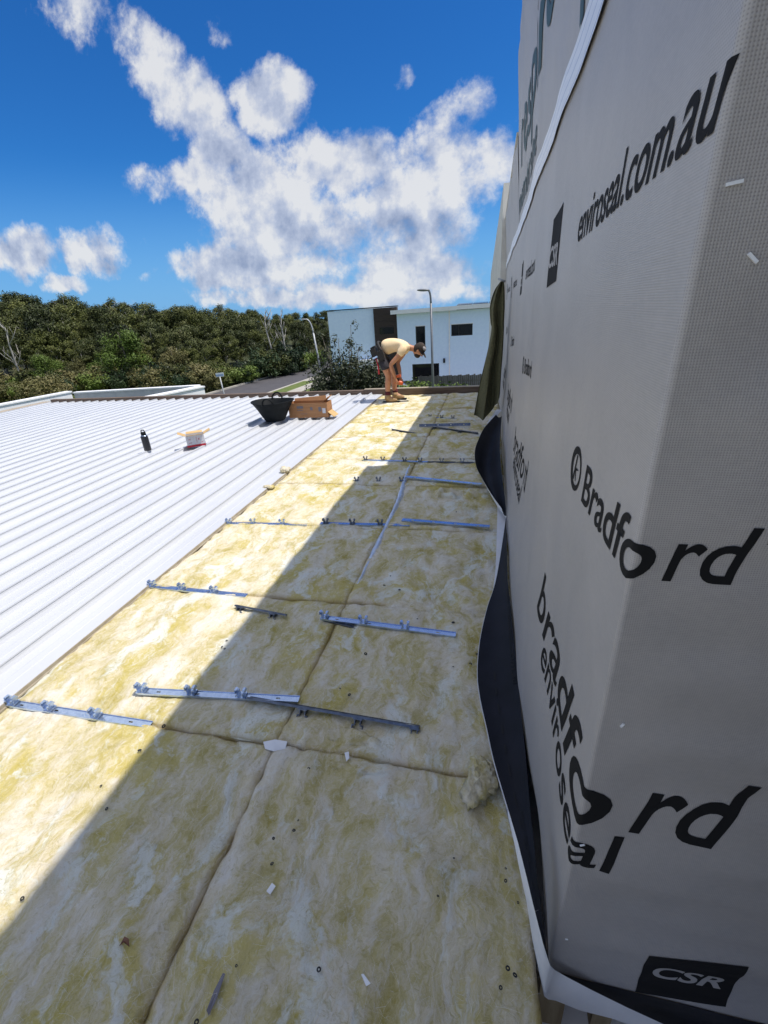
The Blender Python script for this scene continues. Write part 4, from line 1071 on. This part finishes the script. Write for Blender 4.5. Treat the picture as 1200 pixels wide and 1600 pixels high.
chain([(-.18, 0, .875), (-.155, -.10, .80), (-.095, -.112, .65), (-.065, -.113, .575), (-.145, .10, .80), (-.065, .112, .65), (-.03, .115, .575), (-.12, 0, .93)],
      [.15, .11, .098, .092, .11, .098, .092, .14], 'shorts', SHORTS, edges=[(0, 1), (1, 2), (2, 3), (0, 4), (4, 5), (5, 6), (0, 7)])
def mlocal(mb, name, m, par_=None):
    mb.v = [(p[0] + MX, p[1] + MY, p[2]) for p in mb.v]; return mb.build(name, m, par_ or man)
for (ax_, ay_) in ((-.075, -.11), (.01, .17)):
    mlocal(MB().tube([(ax_ + .004, ay_, .20), (ax_, ay_, .15), (ax_, ay_, .09)], [.048, .052, .05], 12), 'sock', SOCK)
    b_ = MB(); b_.tube([(ax_ - .002, ay_, .135), (ax_ - .004, ay_, .09), (ax_ - .004, ay_, .05)], [.056, .058, .06], 12)
    mlocal(b_, 'boot_upper', BOOT)
    chain([(ax_ - .05, ay_, .055), (ax_ + .03, ay_, .055), (ax_ + .11, ay_ - .005, .042), (ax_ + .185, ay_ - .008, .034)], [.052, .054, .05, .034], 'boot', BOOT)
    mlocal(MB().box((ax_ - .10, ay_ - .05, .0), (ax_ + .215, ay_ + .045, .016)), 'boot_sole', RUBBER)
# head details
hc = Vector((.515, 0, .885)); fwd = Vector((.62, 0, -.78)); upv = Vector((.78, 0, .62))
hm = MB().blob((0, 0, 0), .098, 20, 14, .80, .78, 1.12)
hm.v = [tuple(hc + Vector((0, 1, 0)) * p[1] + fwd * (p[0] * 1.12) + upv * p[2]) for p in hm.v]
mlocal(hm, 'head', SKIN)
mlocal(MB().tube([hc + fwd * .085 + upv * .012, hc + fwd * .115 - upv * .022, hc + fwd * .085 - upv * .03], [.010, .016, .010], 8), 'nose', SKIN)
for s in (-1, 1):
    e = MB().blob((0, 0, 0), .028, 10, 8, .35, .5, 1); e.v = [tuple(hc + Vector((0, s * .08 + p[1], 0)) + fwd * (-.005 + p[0] * 1.6) + upv * (-.01 + p[2])) for p in e.v]
    mlocal(e, 'ear', SKIN)
    e = MB().blob((0, 0, 0), .011, 8, 6); e.v = [tuple(hc + Vector((0, s * .034 + p[1], 0)) + fwd * (.088 + p[0]) + upv * (.016 + p[2])) for p in e.v]
    mlocal(e, 'eye', FRAME)
mlocal(MB().tube([hc + fwd * .088 - upv * .055 + Vector((0, -.022, 0)), hc + fwd * .095 - upv * .056, hc + fwd * .088 - upv * .055 + Vector((0, .022, 0))], .006, 6), 'mouth', LEAFB)
bd = MB().blob((0, 0, 0), .078, 16, 10, .8, .80, .7); bd.v = [tuple(hc + Vector((0, p[1], 0)) + fwd * (.038 + p[0]) + upv * (-.07 + p[2])) for p in bd.v]
mlocal(bd, 'beard', HAIR)
hr = MB().blob((0, 0, 0), .103, 18, 12, .82, .84, 1.0); hr.v = [tuple(hc + Vector((0, p[1], 0)) + fwd * (-.032 + p[0]) + upv * (.012 + p[2])) for p in hr.v]
mlocal(hr, 'hair', HAIR)
cpm = MB().lathe((0, 0, 0), [(.098, .0), (.100, .03), (.088, .075), (.05, .105), (.001, .112)], 20)
cpm.v = [tuple(hc + Vector((0, p[1] * .92, 0)) + fwd * (-.005 + p[0]) + upv * (.028 + p[2])) for p in cpm.v]
capo = mlocal(cpm, 'cap', CAPM)
pn = MB().blob((0, 0, 0), .05, 12, 8, 1, 1, .6); pn.v = [tuple(hc + Vector((0, -.035 + p[1], 0)) + fwd * (.035 + p[0]) + upv * (.098 + p[2])) for p in pn.v]
mlocal(pn, 'front_panel', GREYCAP, capo)
br = MB().lathe((0, 0, 0), [(.001, .004), (.075, .004), (.078, 0), (.075, -.004), (.001, -.004)], 18)
br.v = [tuple(hc + Vector((0, p[1], 0)) + fwd * (.105 + p[0]) + upv * (.032 + p[2] - p[0] * .25)) for p in br.v]
mlocal(br, 'brim', CAPM, capo)
mlocal(MB().tube([hc + Vector((0, -.078, 0)) + fwd * .01 + upv * .018, hc + Vector((0, -.066, 0)) + fwd * .07 + upv * .016, hc + Vector((0, 0, 0)) + fwd * .108 + upv * .014, hc + Vector((0, .066, 0)) + fwd * .07 + upv * .016], [.006, .018, .014, .018], 8), 'sunglasses', FRAME)
# tool belt with pouches
blt = MB()
ring = [Vector((-.135, 0, .925)) + Vector((.62, 0, .78)).cross(Vector((0, 1, 0))).normalized() * 0 + Vector((0, 1, 0)) * (.165 * math.cos(a)) + Vector((-.52, 0, .85)).normalized() * (.160 * math.sin(a)) for a in np.linspace(0, 2 * math.pi, 22)]
blt.tube(ring, .022, 8, False); belt = mlocal(blt, 'tool_belt', LEATHER)
for (c2, sz) in (((-.27, -.13, .86), (.055, .05, .10)), ((-.30, .03, .90), (.05, .08, .09)), ((-.14, -.19, .84), (.07, .03, .08))):
    p_ = MB(); p_.obox(c2, Vector((.8, 0, .35)) * sz[0], Vector((0, 1, 0)) * sz[1], Vector((-.3, 0, .95)) * sz[2]); mlocal(p_, 'pouch', LEATHER, belt)
hm_ = MB().tube([(-.235, -.18, .80), (-.205, -.18, .66), (-.20, -.18, .52)], [.012, .014, .018], 8); mlocal(hm_, 'hammer_handle', REDP, belt)
mlocal(MB().obox((-.245, -.18, .815), (.055, 0, .02), (0, .014, 0), (-.004, 0, .014)), 'hammer_head', SKYSTEEL, belt)
mlocal(MB().obox((-.215, -.175, .70), (.005, 0, .09), (0, .012, 0), (.004, 0, 0)), 'white_tag', LINER, belt)
# drill
dl = thing('cordless_drill', (MX + .15, MY - .08, .40), 'orange cordless driver held in the worker\'s hands', 'drill')
def dloc(mb, name, m): mb.v = [(p[0] + MX, p[1] + MY, p[2]) for p in mb.v]; return mb.build(name, m, dl)
dloc(MB().tube([(.06, -.09, .365), (.11, -.09, .36), (.19, -.09, .335), (.215, -.09, .325)], [.034, .04, .038, .028], 12), 'motor_housing', ORANGE)
dloc(MB().tube([(.115, -.09, .345), (.125, -.10, .43), (.13, -.105, .445)], [.022, .022, .028], 10), 'grip', BLACKM)
dloc(MB().obox((.135, -.105, .465), (.05, 0, .012), (0, .034, 0), (-.005, 0, .024)), 'battery', ORANGE)
dloc(MB().tube([(.215, -.09, .325), (.245, -.09, .312), (.30, -.09, .288)], [.022, .016, .006], 10), 'chuck', SKYSTEEL)

# ------------------------------------------------------------------ house across the street
HY = 34.0
def hp(px, py, y=HY): return ony(px, py, y)
HOUSEW = worn('shade_blue_white_render', (.62, .76, .94), (.67, .81, .97), 5.0, .8, bstr=.05)  # white walls; the blue of their shade is put into the colour
hs_ = thing('white_house', (-6, HY, G), 'white two storey house with dark timber panel beyond the fence', 'house')
xl, xd0, xd1, xr = hp(510, 500).x, hp(583, 500).x, hp(620, 500).x, 6.0
ztop = hp(510, 487).z
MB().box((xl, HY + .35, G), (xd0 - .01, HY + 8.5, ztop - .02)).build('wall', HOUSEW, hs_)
MB().box((xl - .06, HY + .29, ztop + .002), (xd1 - .03, HY + .95, ztop + .07)).build('parapet_cap', FRAME, hs_)
nb = 14; zb0 = G + .1
for i in range(nb):
    z0 = lerp(zb0, ztop - .02, i / nb); z1 = lerp(zb0, ztop - .02, (i + 1) / nb)
    MB().box((xd0, HY + .15 + .01 * (i % 2), z0 + .012), (xd1 - .01, HY + .6, z1)).build('cladding_board', CLADD, hs_)
MB().box((xd0 + .02, HY + .25, zb0), (xd1 - .03, HY + .7, ztop - .03)).build('panel_backing', FRAME, hs_)
ew = hp(620, 484).z
def cut_wall(x0, x1, z0, z1, holes):
    xs = sorted({x0, x1, *[h[0] for h in holes], *[h[1] for h in holes]}); zs = sorted({z0, z1, *[h[2] for h in holes], *[h[3] for h in holes]})
    w = MB()
    for i in range(len(xs) - 1):
        for j in range(len(zs) - 1):
            cx_, cz_ = (xs[i] + xs[i + 1]) / 2, (zs[j] + zs[j + 1]) / 2
            if any(h[0] < cx_ < h[1] and h[2] < cz_ < h[3] for h in holes): continue
            w.box((xs[i], HY, zs[j]), (xs[i + 1], HY + .25, zs[j + 1]))
    return w
W1 = (hp(649, 510).x, hp(664, 510).x, hp(655, 544).z, hp(655, 510).z)
W2 = (hp(705, 507).x, hp(738.5, 507).x, hp(722, 524.5).z, hp(722, 506.5).z)
W3 = (hp(644, 568).x, hp(686, 568).x, G + .25, hp(665, 568.5).z)
xm = hp(702, 500).x
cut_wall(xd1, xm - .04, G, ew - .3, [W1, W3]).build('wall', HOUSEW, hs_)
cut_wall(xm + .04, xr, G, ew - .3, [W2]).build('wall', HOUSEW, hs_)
MB().box((xd1, HY + .26, G), (xr, HY + 9, ew - .32)).build('inner_wall', FRAME, hs_)
MB().box((xm - .05, HY - .05, G), (xm + .05, HY + .02, ew - .3)).build('downpipe', RENDER, hs_)
for k, w in enumerate((W1, W2, W3)):
    x0, x1, z0, z1 = w; f = MB()
    t_ = .06
    f.box((x0, HY + .03, z0), (x0 + t_, HY + .14, z1)); f.box((x1 - t_, HY + .03, z0), (x1, HY + .14, z1))
    f.box((x0 + t_, HY + .03, z1 - t_), (x1 - t_, HY + .14, z1)); f.box((x0 + t_, HY + .03, z0), (x1 - t_, HY + .14, z0 + t_))
    if k == 1: f.box(((x0 + x1) / 2 - .25, HY + .04, z0 + t_), ((x0 + x1) / 2 - .19, HY + .12, z1 - t_))
    fr = f.build('window', FRAME, hs_)
    MB().box((x0 + t_, HY + .08, z0 + t_), (x1 - t_, HY + .09, z1 - t_)).build('pane', GLASS, fr)
    if k < 2:
        MB().box((x0 - .04, HY - .02, z1 + .003), (x1 + .04, HY - .003, z1 + .05)).build('trim', RENDER, hs_)
px0, px1 = hp(592, 505).x, hp(614, 505).x
dwin = MB().box((px0, HY + .12, hp(600, 522).z), (px1, HY + .145, hp(600, 512).z)).build('window', GLASS, hs_)
fa = MB(); fa.box((xd1 - .35, HY - .45, ew - .29), (xm + .5, HY + .0, ew - .03)); fa.build('fascia', RENDER, hs_)
MB().box((xm + .5, HY - .45, ew - .27), (xr + .2, HY, ew)).build('fascia', RENDER, hs_)
MB().obox(((xd1 + xr) / 2, HY + 4.2, ew - .20), ((xr - xd1) / 2 + .2, 0, 0), (0, 4.4, -.14), (0, -.002, .03)).build('roof', RENDER, hs_)
for i in range(5):
    xa = xm + .55 + i * 1.05
    MB().obox((xa + .5, HY + .5, ew + .05), (.5, 0, 0), (0, .85, .04), (0, 0, .02)).build('solar_panel', SOLAR, hs_)
MB().box((hp(694, 562).x - .07, HY - .08, hp(694, 567).z), (hp(694, 562).x + .07, HY - .002, hp(694, 560).z)).build('wall_light', FRAME, hs_)
MB().box((xl + 2.2, HY - .22, G + 2.35), (xd0 - .02, HY + .3, G + 2.75)).build('porch_roof', RENDER, hs_)
for x_ in (xl + 2.4, xd0 - .2): MB().box((x_ - .12, HY - .2, G), (x_ + .12, HY - .02, G + 2.345)).build('porch_post', RENDER, hs_)
MB().box((xl + 2.5, HY + .3, G), (xd0 - .3, HY + .348, G + 2.2)).build('entry_glass', GLASS, hs_)
tag(MB().box((-12.5, 30.75, G - .05), (7.5, 33.98, G + .02)).build('bounce_paving', CONC), kind='structure')  # hidden concrete added to bounce sunlight onto the house walls
# fence
fy = 30.5
fc = thing('paling_fence', (-4, fy, G), 'weathered grey timber paling fence in front of the white house', 'fence')
xa, xb = hp(628, 590, fy).x - .3, 3.2
MB().box((xa, fy + .04, G + .35), (xb, fy + .09, G + .45)).build('rail', FENCE, fc)
MB().box((xa, fy + .04, G + 1.45), (xb, fy + .09, G + 1.55)).build('rail', FENCE, fc)
npal = int((xb - xa) / .125); pal = None
ftop = hp(700, 586.5, fy).z
for i in range(npal):
    x_ = xa + i * .125; h_ = ftop - G
    if pal is None:
        pal = MB().box((xa, fy - .008, G), (xa + .121, fy + .012, ftop)).build('paling', FENCE, fc)
    else:
        c = pal.copy(); COL.objects.link(c); c.parent = fc; c.location = (i * .125, random.uniform(-.006, .006), random.uniform(-.05, .03) - (.25 if x_ < hp(652, 590, fy).x else 0) )
# lamps
def lamp(base, top, arm, r, m, label):
    t = thing('street_lamp', base, label, 'street lamp', None)
    base, top, arm = Vector(base), Vector(top), Vector(arm)
    pts = [base, base.lerp(top, .5), top]
    MB().tube(pts, [r * 1.5, r * 1.15, r], 10).build('pole', m, t)
    ctrl = top + (top - base).normalized() * abs(arm.z - top.z) * 1.0
    curve = [((1 - u) ** 2) * top + 2 * u * (1 - u) * ctrl + u * u * arm for u in [i / 11 for i in range(12)]]
    MB().tube(curve, r * .85, 8).build('arm', m, t)
    d = (arm - curve[-2]).normalized(); d.z *= .3; d.normalize()
    l = MB().blob((0, 0, 0), .14, 12, 8, 2.3, 1.0, .42); sd = d.cross(Vector((0, 0, 1)))
    l.v = [tuple(arm + d * (p[0] + .22) + sd * p[1] + Vector((0, 0, p[2]))) for p in l.v]
    l.build('lamp_head', m, t)
    MB().lathe(base, [(r * 2.4, 0), (r * 2.4, .03), (r * 1.6, .05)], 12).build('base_plate', m, t)
LY = 24.0
b0 = ony(677, 608, LY); t0 = ony(673.6, 480, LY); base = b0 + (b0 - t0).normalized() * ((b0.z - G) / (t0.z - b0.z)) * (t0 - b0).length
base = Vector((b0.x - .1 * 0, LY, G)); 
lamp(base, ony(673.2, 474, LY), ony(668.5, 453.5, LY), .055, DARKPOLE, 'tall dark street lamp rising in front of the white house')
lamp(Vector((-19.6, 52, G)), ony(489.5, 520, 52), ony(477, 499, 52), .09, POLE, 'distant grey street lamp with curved arm beside the road')
# street sign
sp_ = Vector((-17.85, 28, G)); st_ = ony(343, 588, 28)
sg = thing('street_sign', (st_.x, 28, G), 'small white street name sign on a thin post by the road', 'sign')
MB().tube([(st_.x + .15, 28, G), (st_.x, 28, st_.z + .1)], .04, 8).build('post', POLE, sg)
a = ony(336.5, 583.0, 27.93); b = ony(350, 588.5, 27.93)
MB().obox(((a.x + b.x) / 2, 27.93, (a.z + b.z) / 2), ((b.x - a.x) / 2, 0, .015), (0, .012, 0), (0, 0, (a.z - b.z) / 2)).build('name_plate', SIGNB, sg)
MB().obox(((a.x + b.x) / 2, 27.915, b.z + .09), ((b.x - a.x) / 2, 0, .015), (0, .002, 0), (0, 0, .06)).build('blue_band', SIGNBL, sg)
# letter box by the footpath, white car far down the road
lb_ = ony(488, 592, 40); 
ltb = thing('letterbox', (-17.0, 43.5, G + .1), 'dark letterbox on a thin post beside the footpath', 'letterbox')
MB().tube([(-17.0, 43.5, G + .1), (-17.0, 43.5, G + 1.15)], .035, 8).build('post', POLE, ltb)
MB().box((-17.18, 43.3, G + 1.16), (-16.82, 43.7, G + 1.45)).build('box', FRAME, ltb)
MB().tube([(-17.2, 43.5, G + 1.46), (-16.8, 43.5, G + 1.46)], .12, 10).build('lid', FRAME, ltb)

# ------------------------------------------------------------------ vegetation
def leaf_mesh(name, m, blobs, n, size, seed, flat_=.5, tint_dir=.5):
    r = np.random.default_rng(seed)
    B = np.array(blobs, float); wv = B[:, 3] * B[:, 4] * B[:, 5]; wv = wv ** .7; wv /= wv.sum()
    idx = r.choice(len(B), n, p=wv)
    d = r.normal(size=(n, 3)); d /= np.linalg.norm(d, axis=1)[:, None]
    rad = np.clip(r.beta(3.2, 1.3, n), 0, 1)[:, None] * (1 + .18 * r.normal(size=(n, 1)))
    c = B[idx, :3] + d * rad * B[idx, 3:6]
    nr = d + r.normal(size=(n, 3)) * .8 + np.array([0, 0, .5]); nr /= np.linalg.norm(nr, axis=1)[:, None]
    t = np.cross(nr, r.normal(size=(n, 3))); t /= np.linalg.norm(t, axis=1)[:, None]; s = np.cross(nr, t)
    L = size * (.6 + .8 * r.random((n, 1))); Wd = L * flat_ * (.6 + .6 * r.random((n, 1)))
    V = np.stack([c - t * L, c + s * Wd + nr * L * .1, c + t * L, c - s * Wd + nr * L * .1], 1).reshape(-1, 3)
    me = bpy.data.meshes.new(name); me.vertices.add(4 * n); me.vertices.foreach_set('co', V.ravel().astype(np.float32))
    me.loops.add(4 * n); me.loops.foreach_set('vertex_index', np.arange(4 * n, dtype=np.int32))
    me.polygons.add(n); me.polygons.foreach_set('loop_start', np.arange(0, 4 * n, 4, dtype=np.int32))
    me.update(calc_edges=True)
    clump = r.random(len(B))[idx]
    tint = np.clip(.5 * clump + .5 * r.random(n), 0, 1)
    a = me.attributes.new('tint', 'FLOAT', 'POINT'); a.data.foreach_set('value', np.repeat(tint, 4).astype(np.float32))
    me.materials.append(m)
    return me
def trunk_mb(h, r0, seed, limbs, spread, crown0=.45):
    rr = random.Random(seed); m_ = MB()
    top = Vector((rr.uniform(-.05, .05) * h, rr.uniform(-.05, .05) * h, h * .88))
    m_.tube([(0, 0, -.3), Vector((0, 0, 0)).lerp(top, .35) + Vector((rr.uniform(-.02, .02) * h, 0, 0)), Vector((0, 0, 0)).lerp(top, .7), top], [r0 * 1.25, r0, r0 * .65, r0 * .2], 7)
    for k in range(limbs):
        f = rr.uniform(crown0, .8); p = Vector((0, 0, 0)).lerp(top, f); a = rr.uniform(0, 6.28)
        q_ = p + Vector((math.cos(a) * spread * rr.uniform(.6, 1), math.sin(a) * spread * rr.uniform(.6, 1), h * rr.uniform(.12, .28)))
        m_.tube([p, p.lerp(q_, .5) + Vector((0, 0, h * .03)), q_], [r0 * .5, r0 * .32, r0 * .1], 5)
    return m_
def tree_kind(seed, h, rx, m, n, leaf, low=.35, clumps=30, bark=None, limbs=7, flat_=.45):
    rr = random.Random(seed); bl = []
    cz, rz = h * (1 + low) / 2, h * (1 - low) / 2
    for k in range(clumps):
        while True:
            p = Vector((rr.uniform(-1, 1), rr.uniform(-1, 1), rr.uniform(-1, 1)))
            if .25 < p.length < 1: break
        taper = 1 - .35 * max(0, p.z)
        sr = rx * rr.uniform(.24, .40)
        bl.append((p.x * rx * .78 * taper, p.y * rx * .78 * taper, cz + p.z * rz * .86, sr, sr, sr * rr.uniform(.6, .9)))
    cm = leaf_mesh('crown', m, bl, n, leaf, seed, flat_)
    tm = trunk_mb(h, .02 * h * .7, seed, limbs, rx * .6, low)
    return cm, tm, bark or BARK
def make_tree(kind, name, loc, label, cat, group=None, sc=1.0, rot=0.0, cache={}):
    cm, tm, bark = kind
    t = thing(name, loc, label, cat, group); t.rotation_euler = (0, 0, rot); t.scale = (sc, sc, sc)
    key = id(cm)
    if key not in cache:
        me = bpy.data.meshes.new('trunk'); me.from_pydata(tm.v, [], tm.f); me.polygons.foreach_set('use_smooth', tm.sm); me.materials.append(bark); cache[key] = me
    for nm, me in (('trunk', cache[key]), ('crown', cm)):
        o = bpy.data.objects.new(nm, me); COL.objects.link(o); o.parent = t
    return t
tall = [tree_kind(100 + i, 10.0, (2.9, 3.3, 2.6)[i % 3], (EUC, EUCD, EUC, EUCD)[i % 4], 8500, .15, (.22, .30, .26)[i % 3], 34, PALEBARK if i in (2, 5) else BARK) for i in range(8)]
fronts = [tree_kind(150 + i, 10.0, (2.5, 2.9, 2.3)[i % 3], (EUC, EUCD)[i % 2], 6500, .14, .42, 24, PALEBARK, 12) for i in range(4)]
roundt = [tree_kind(200 + i, 6.0, 2.6, (BRIGHT, OLIVE, EUC)[i % 3], 6500, .11, .08, 30) for i in range(4)]
def bush_kind(seed, m, n=3000, leaf=.075, rx=1.3, h=1.6):
    return tree_kind(seed, h, rx, m, n, leaf, .02, 18, limbs=4)
bushes = [bush_kind(300, BRIGHT), bush_kind(301, OLIVE), bush_kind(302, DARKL), bush_kind(303, EUC), bush_kind(304, OLIVE)]
RID = [(-150, 432), (0, 446), (60, 452), (130, 462), (250, 466), (350, 474), (430, 481), (480, 483), (515, 486), (600, 490)]
def ridge(px): return np.interp(px, [a for a, b in RID], [b for a, b in RID])
GT = 'tall eucalypts of the forest behind the road'
rt = random.Random(11)
for row, (k_, frac, n_) in enumerate([(1.05, .52, 26), (1.13, .70, 30), (1.26, .84, 32), (1.42, .95, 34), (1.58, 1.0, 36)]):
    for i in range(n_):
        px = -110 + (i + rt.uniform(.1, .9)) * 640 / n_
        r = ray(px, 520); a = math.atan2(-r[0], r[1])
        base = FRONT(a); d = base * k_ + rt.uniform(-1.5, 1.5) + 1.5
        x, y = -math.sin(a) * d, math.cos(a) * d
        z = G + hill_rise(d - base)
        # crown top line of the forest as seen from the roof
        t_ = ray(px, ridge(px)); ztop_ = H + t_[2] / math.hypot(t_[0], t_[1]) * d
        z0v = ray(px, 600); zlow = G
        hgt = (ztop_ - z) * (frac if row < 4 else 1.0)
        hgt *= rt.uniform(.86, 1.05) if row >= 3 else rt.uniform(.8, 1.1)
        hgt = max(4.5, hgt)
        make_tree(rt.choice(fronts if row == 0 else tall), 'eucalyptus_tree', (x, y, z - .2), 'tall olive green eucalypt standing in the dense forest behind the road', 'tree', GT, hgt / 10.0, rt.uniform(0, 6.28))
def veg(kind, name, px, dk, h0, hwant, label, cat, group=None, zoff=0):
    r = ray(px, 540); a = math.atan2(-r[0], r[1]); d = FRONT(a) * dk
    z = G + hill_rise(max(0, d - FRONT(a)))
    return make_tree(kind, name, (-math.sin(a) * d, math.cos(a) * d, z - .05), label, cat, group, hwant / h0, rt.uniform(0, 6.28))
veg(roundt[0], 'leafy_tree', 192, 1.03, 6, 6.6, 'bright green leafy tree in front of the forest, left of the street sign', 'tree')
veg(roundt[1], 'leafy_tree', 268, 1.03, 6, 4.3, 'olive tree between the bright green tree and the street sign', 'tree')
veg(roundt[0], 'leafy_tree', 58, 1.0, 6, 4.6, 'small yellow green tree at the far left above the parapet', 'tree')
veg(roundt[1], 'leafy_tree', 105, 1.02, 6, 3.7, 'low brownish olive tree above the white parapet corner', 'tree')
veg(roundt[1], 'leafy_tree', 20, 1.0, 6, 3.2, 'brownish bush at the extreme left edge of the forest', 'tree')
veg(roundt[3], 'leafy_tree', 150, 1.04, 6, 4.0, 'yellow green bush standing left of the bright leafy tree', 'tree')
veg(roundt[2], 'leafy_tree', 318, 1.03, 6, 4.0, 'dark round tree behind the street sign', 'tree')
GB = 'shrubs lining the far side of the road'
for i in range(60):
    px = -60 + i * 9.4 + rt.uniform(-5, 5)
    kd = rt.choice(bushes)
    veg(kd, 'roadside_shrub', px, .955 + rt.uniform(0, .06), 1.6, rt.uniform(1.3, 2.9), 'leafy shrub in the thicket along the far road edge', 'shrub', GB)
for i in range(26):
    px = -80 + i * 9.0 if i < 18 else 230 + (i - 18) * 13
    veg(rt.choice(bushes), 'roadside_shrub', px, rt.uniform(.80, .94) if px < 200 else rt.uniform(.93, .97), 1.6, rt.uniform(1.6, 2.6), 'low scrub bush just beyond the white parapet', 'shrub', 'scrub bushes beyond the parapet')
veg(bushes[2], 'dark_shrub', 402, 1.0, 1.6, 3.1, 'dark glossy rounded shrub at the road edge, nearer one', 'shrub')
veg(bushes[2], 'dark_shrub', 446, 1.0, 1.6, 3.4, 'dark glossy rounded shrub at the road edge, farther one', 'shrub')
# bare pale trees
def bare_tree(px, dk, h, label, seed, lean=0.0):
    r = ray(px, 540); a = math.atan2(-r[0], r[1]); d = FRONT(a) * dk; x, y, z = -math.sin(a) * d, math.cos(a) * d, G + hill_rise(max(0, d - FRONT(a)))
    t = thing('bare_tree', (x, y, z), label, 'tree'); rr = random.Random(seed)
    p0 = Vector((x, y, z - .2)); top = Vector((x + lean, y, z + h))
    MB().tube([p0, p0.lerp(top, .4) + Vector((.1, 0, 0)), p0.lerp(top, .75) - Vector((.12, 0, 0)), top], [.12, .10, .07, .02], 7).build('trunk', PALEBARK, t)
    for k in range(9):
        f = rr.uniform(.4, .95); p = p0.lerp(top, f); an_ = rr.uniform(0, 6.28); L = h * rr.uniform(.15, .32)
        q_ = p + Vector((math.cos(an_) * L * .6, math.sin(an_) * L * .6, L * .8)); m_ = p.lerp(q_, .55) + Vector((0, 0, -.12))
        b = MB().tube([p, m_, q_], [.045, .03, .01], 5)
        b.tube([m_, m_ + Vector((rr.uniform(-.5, .5), rr.uniform(-.5, .5), L * .5))], [.04, .01], 4); b.build('branch', PALEBARK, t)
bare_tree(9, .97, 7.0, 'bare dead tree with pale forked branches at the far left', 3, .8)
bare_tree(424, 1.05, 6.5, 'pale trunked bare tree at the forest edge, left of two', 5, -.3)
bare_tree(441, 1.05, 7.0, 'pale branching bare tree at the forest edge, right of two', 9, .5)
# big silvery bush in front of the house
def banksia():
    rr = random.Random(5); bl = []
    cx_, y_ = -5.9, 18.5
    t = thing('silvery_bush', (cx_ + .2, y_, G), 'large bush with grey green silver backed leaves in front of the house', 'bush')
    stems = MB()
    tips = [(500, 560, 0), (503, 525, .3), (512, 540, -.4), (528, 528, .2), (545, 535, -.2), (548, 510, 0), (560, 545, .3), (572, 556, -.3), (586, 570, .2), (535, 560, .6), (520, 575, -.5),
            (505, 590, .3), (550, 580, -.6), (575, 590, .5), (600, 595, .1), (495, 605, .2), (530, 600, -.8), (560, 600, .6), (590, 605, .2), (510, 552, .1), (556, 565, .4), (540, 572, .2), (615, 603, .1), (640, 606, .3)]
    for (px, py, dy) in tips:
        p = ony(px, py, y_ + dy)
        b0_ = Vector((cx_ + rr.uniform(-.3, .5), y_ + dy * .3, G))
        stems.tube([b0_, b0_.lerp(p, .55) + Vector((rr.uniform(-.15, .15), 0, .1)), p], [.05, .03, .008], 5)
        for k in range(6):
            f = 1 - k * .13; c = b0_.lerp(p, f) + Vector((rr.uniform(-.12, .12), rr.uniform(-.12, .12), 0)); sr = .20 + .085 * k
            bl.append((c.x - (cx_ + .2), c.y - y_, c.z - G, sr, sr, sr * 1.25))
    for k in range(26):
        px = rr.uniform(488, 610); py = rr.uniform(575, 625); p = ony(px, py, y_ + rr.uniform(-.6, .8)); bl.append((p.x - cx_ - .2, p.y - y_, p.z - G, .5, .5, .5))
    stems.build('stem', BARK, t)
    o = bpy.data.objects.new('foliage', leaf_mesh('foliage', BANKS, bl, 30000, .070, 77, .45)); COL.objects.link(o); o.parent = t
banksia()
gb = [bush_kind(310, BRIGHT, 2600, .085, 1.25, 1.5), bush_kind(311, BRIGHT, 2600, .085, 1.4, 1.5)]
for (px, py, w, lab) in ((661, 594, .95, 'fresh green shrub against the fence, left of the dark lamp post'), (702, 595, .95, 'fresh green shrub against the fence, right of the dark lamp post'), (738, 601, .7, 'low green shrub at the right end of the visible fence')):
    p = ony(px, py, 26.5); make_tree(gb[px % 2], 'green_shrub', (p.x, 26.5, G), lab, 'shrub', None, (p.z - G) / 1.5 * w * 1.02, 1.0)
p = ony(487, 606, 30)
make_tree(bush_kind(320, BANKS, 1500, .09, .8, 1.0), 'low_shrub', (p.x, 30, G), 'low silvery shrub on the lawn left of the big bush', 'shrub', None, 1.1)
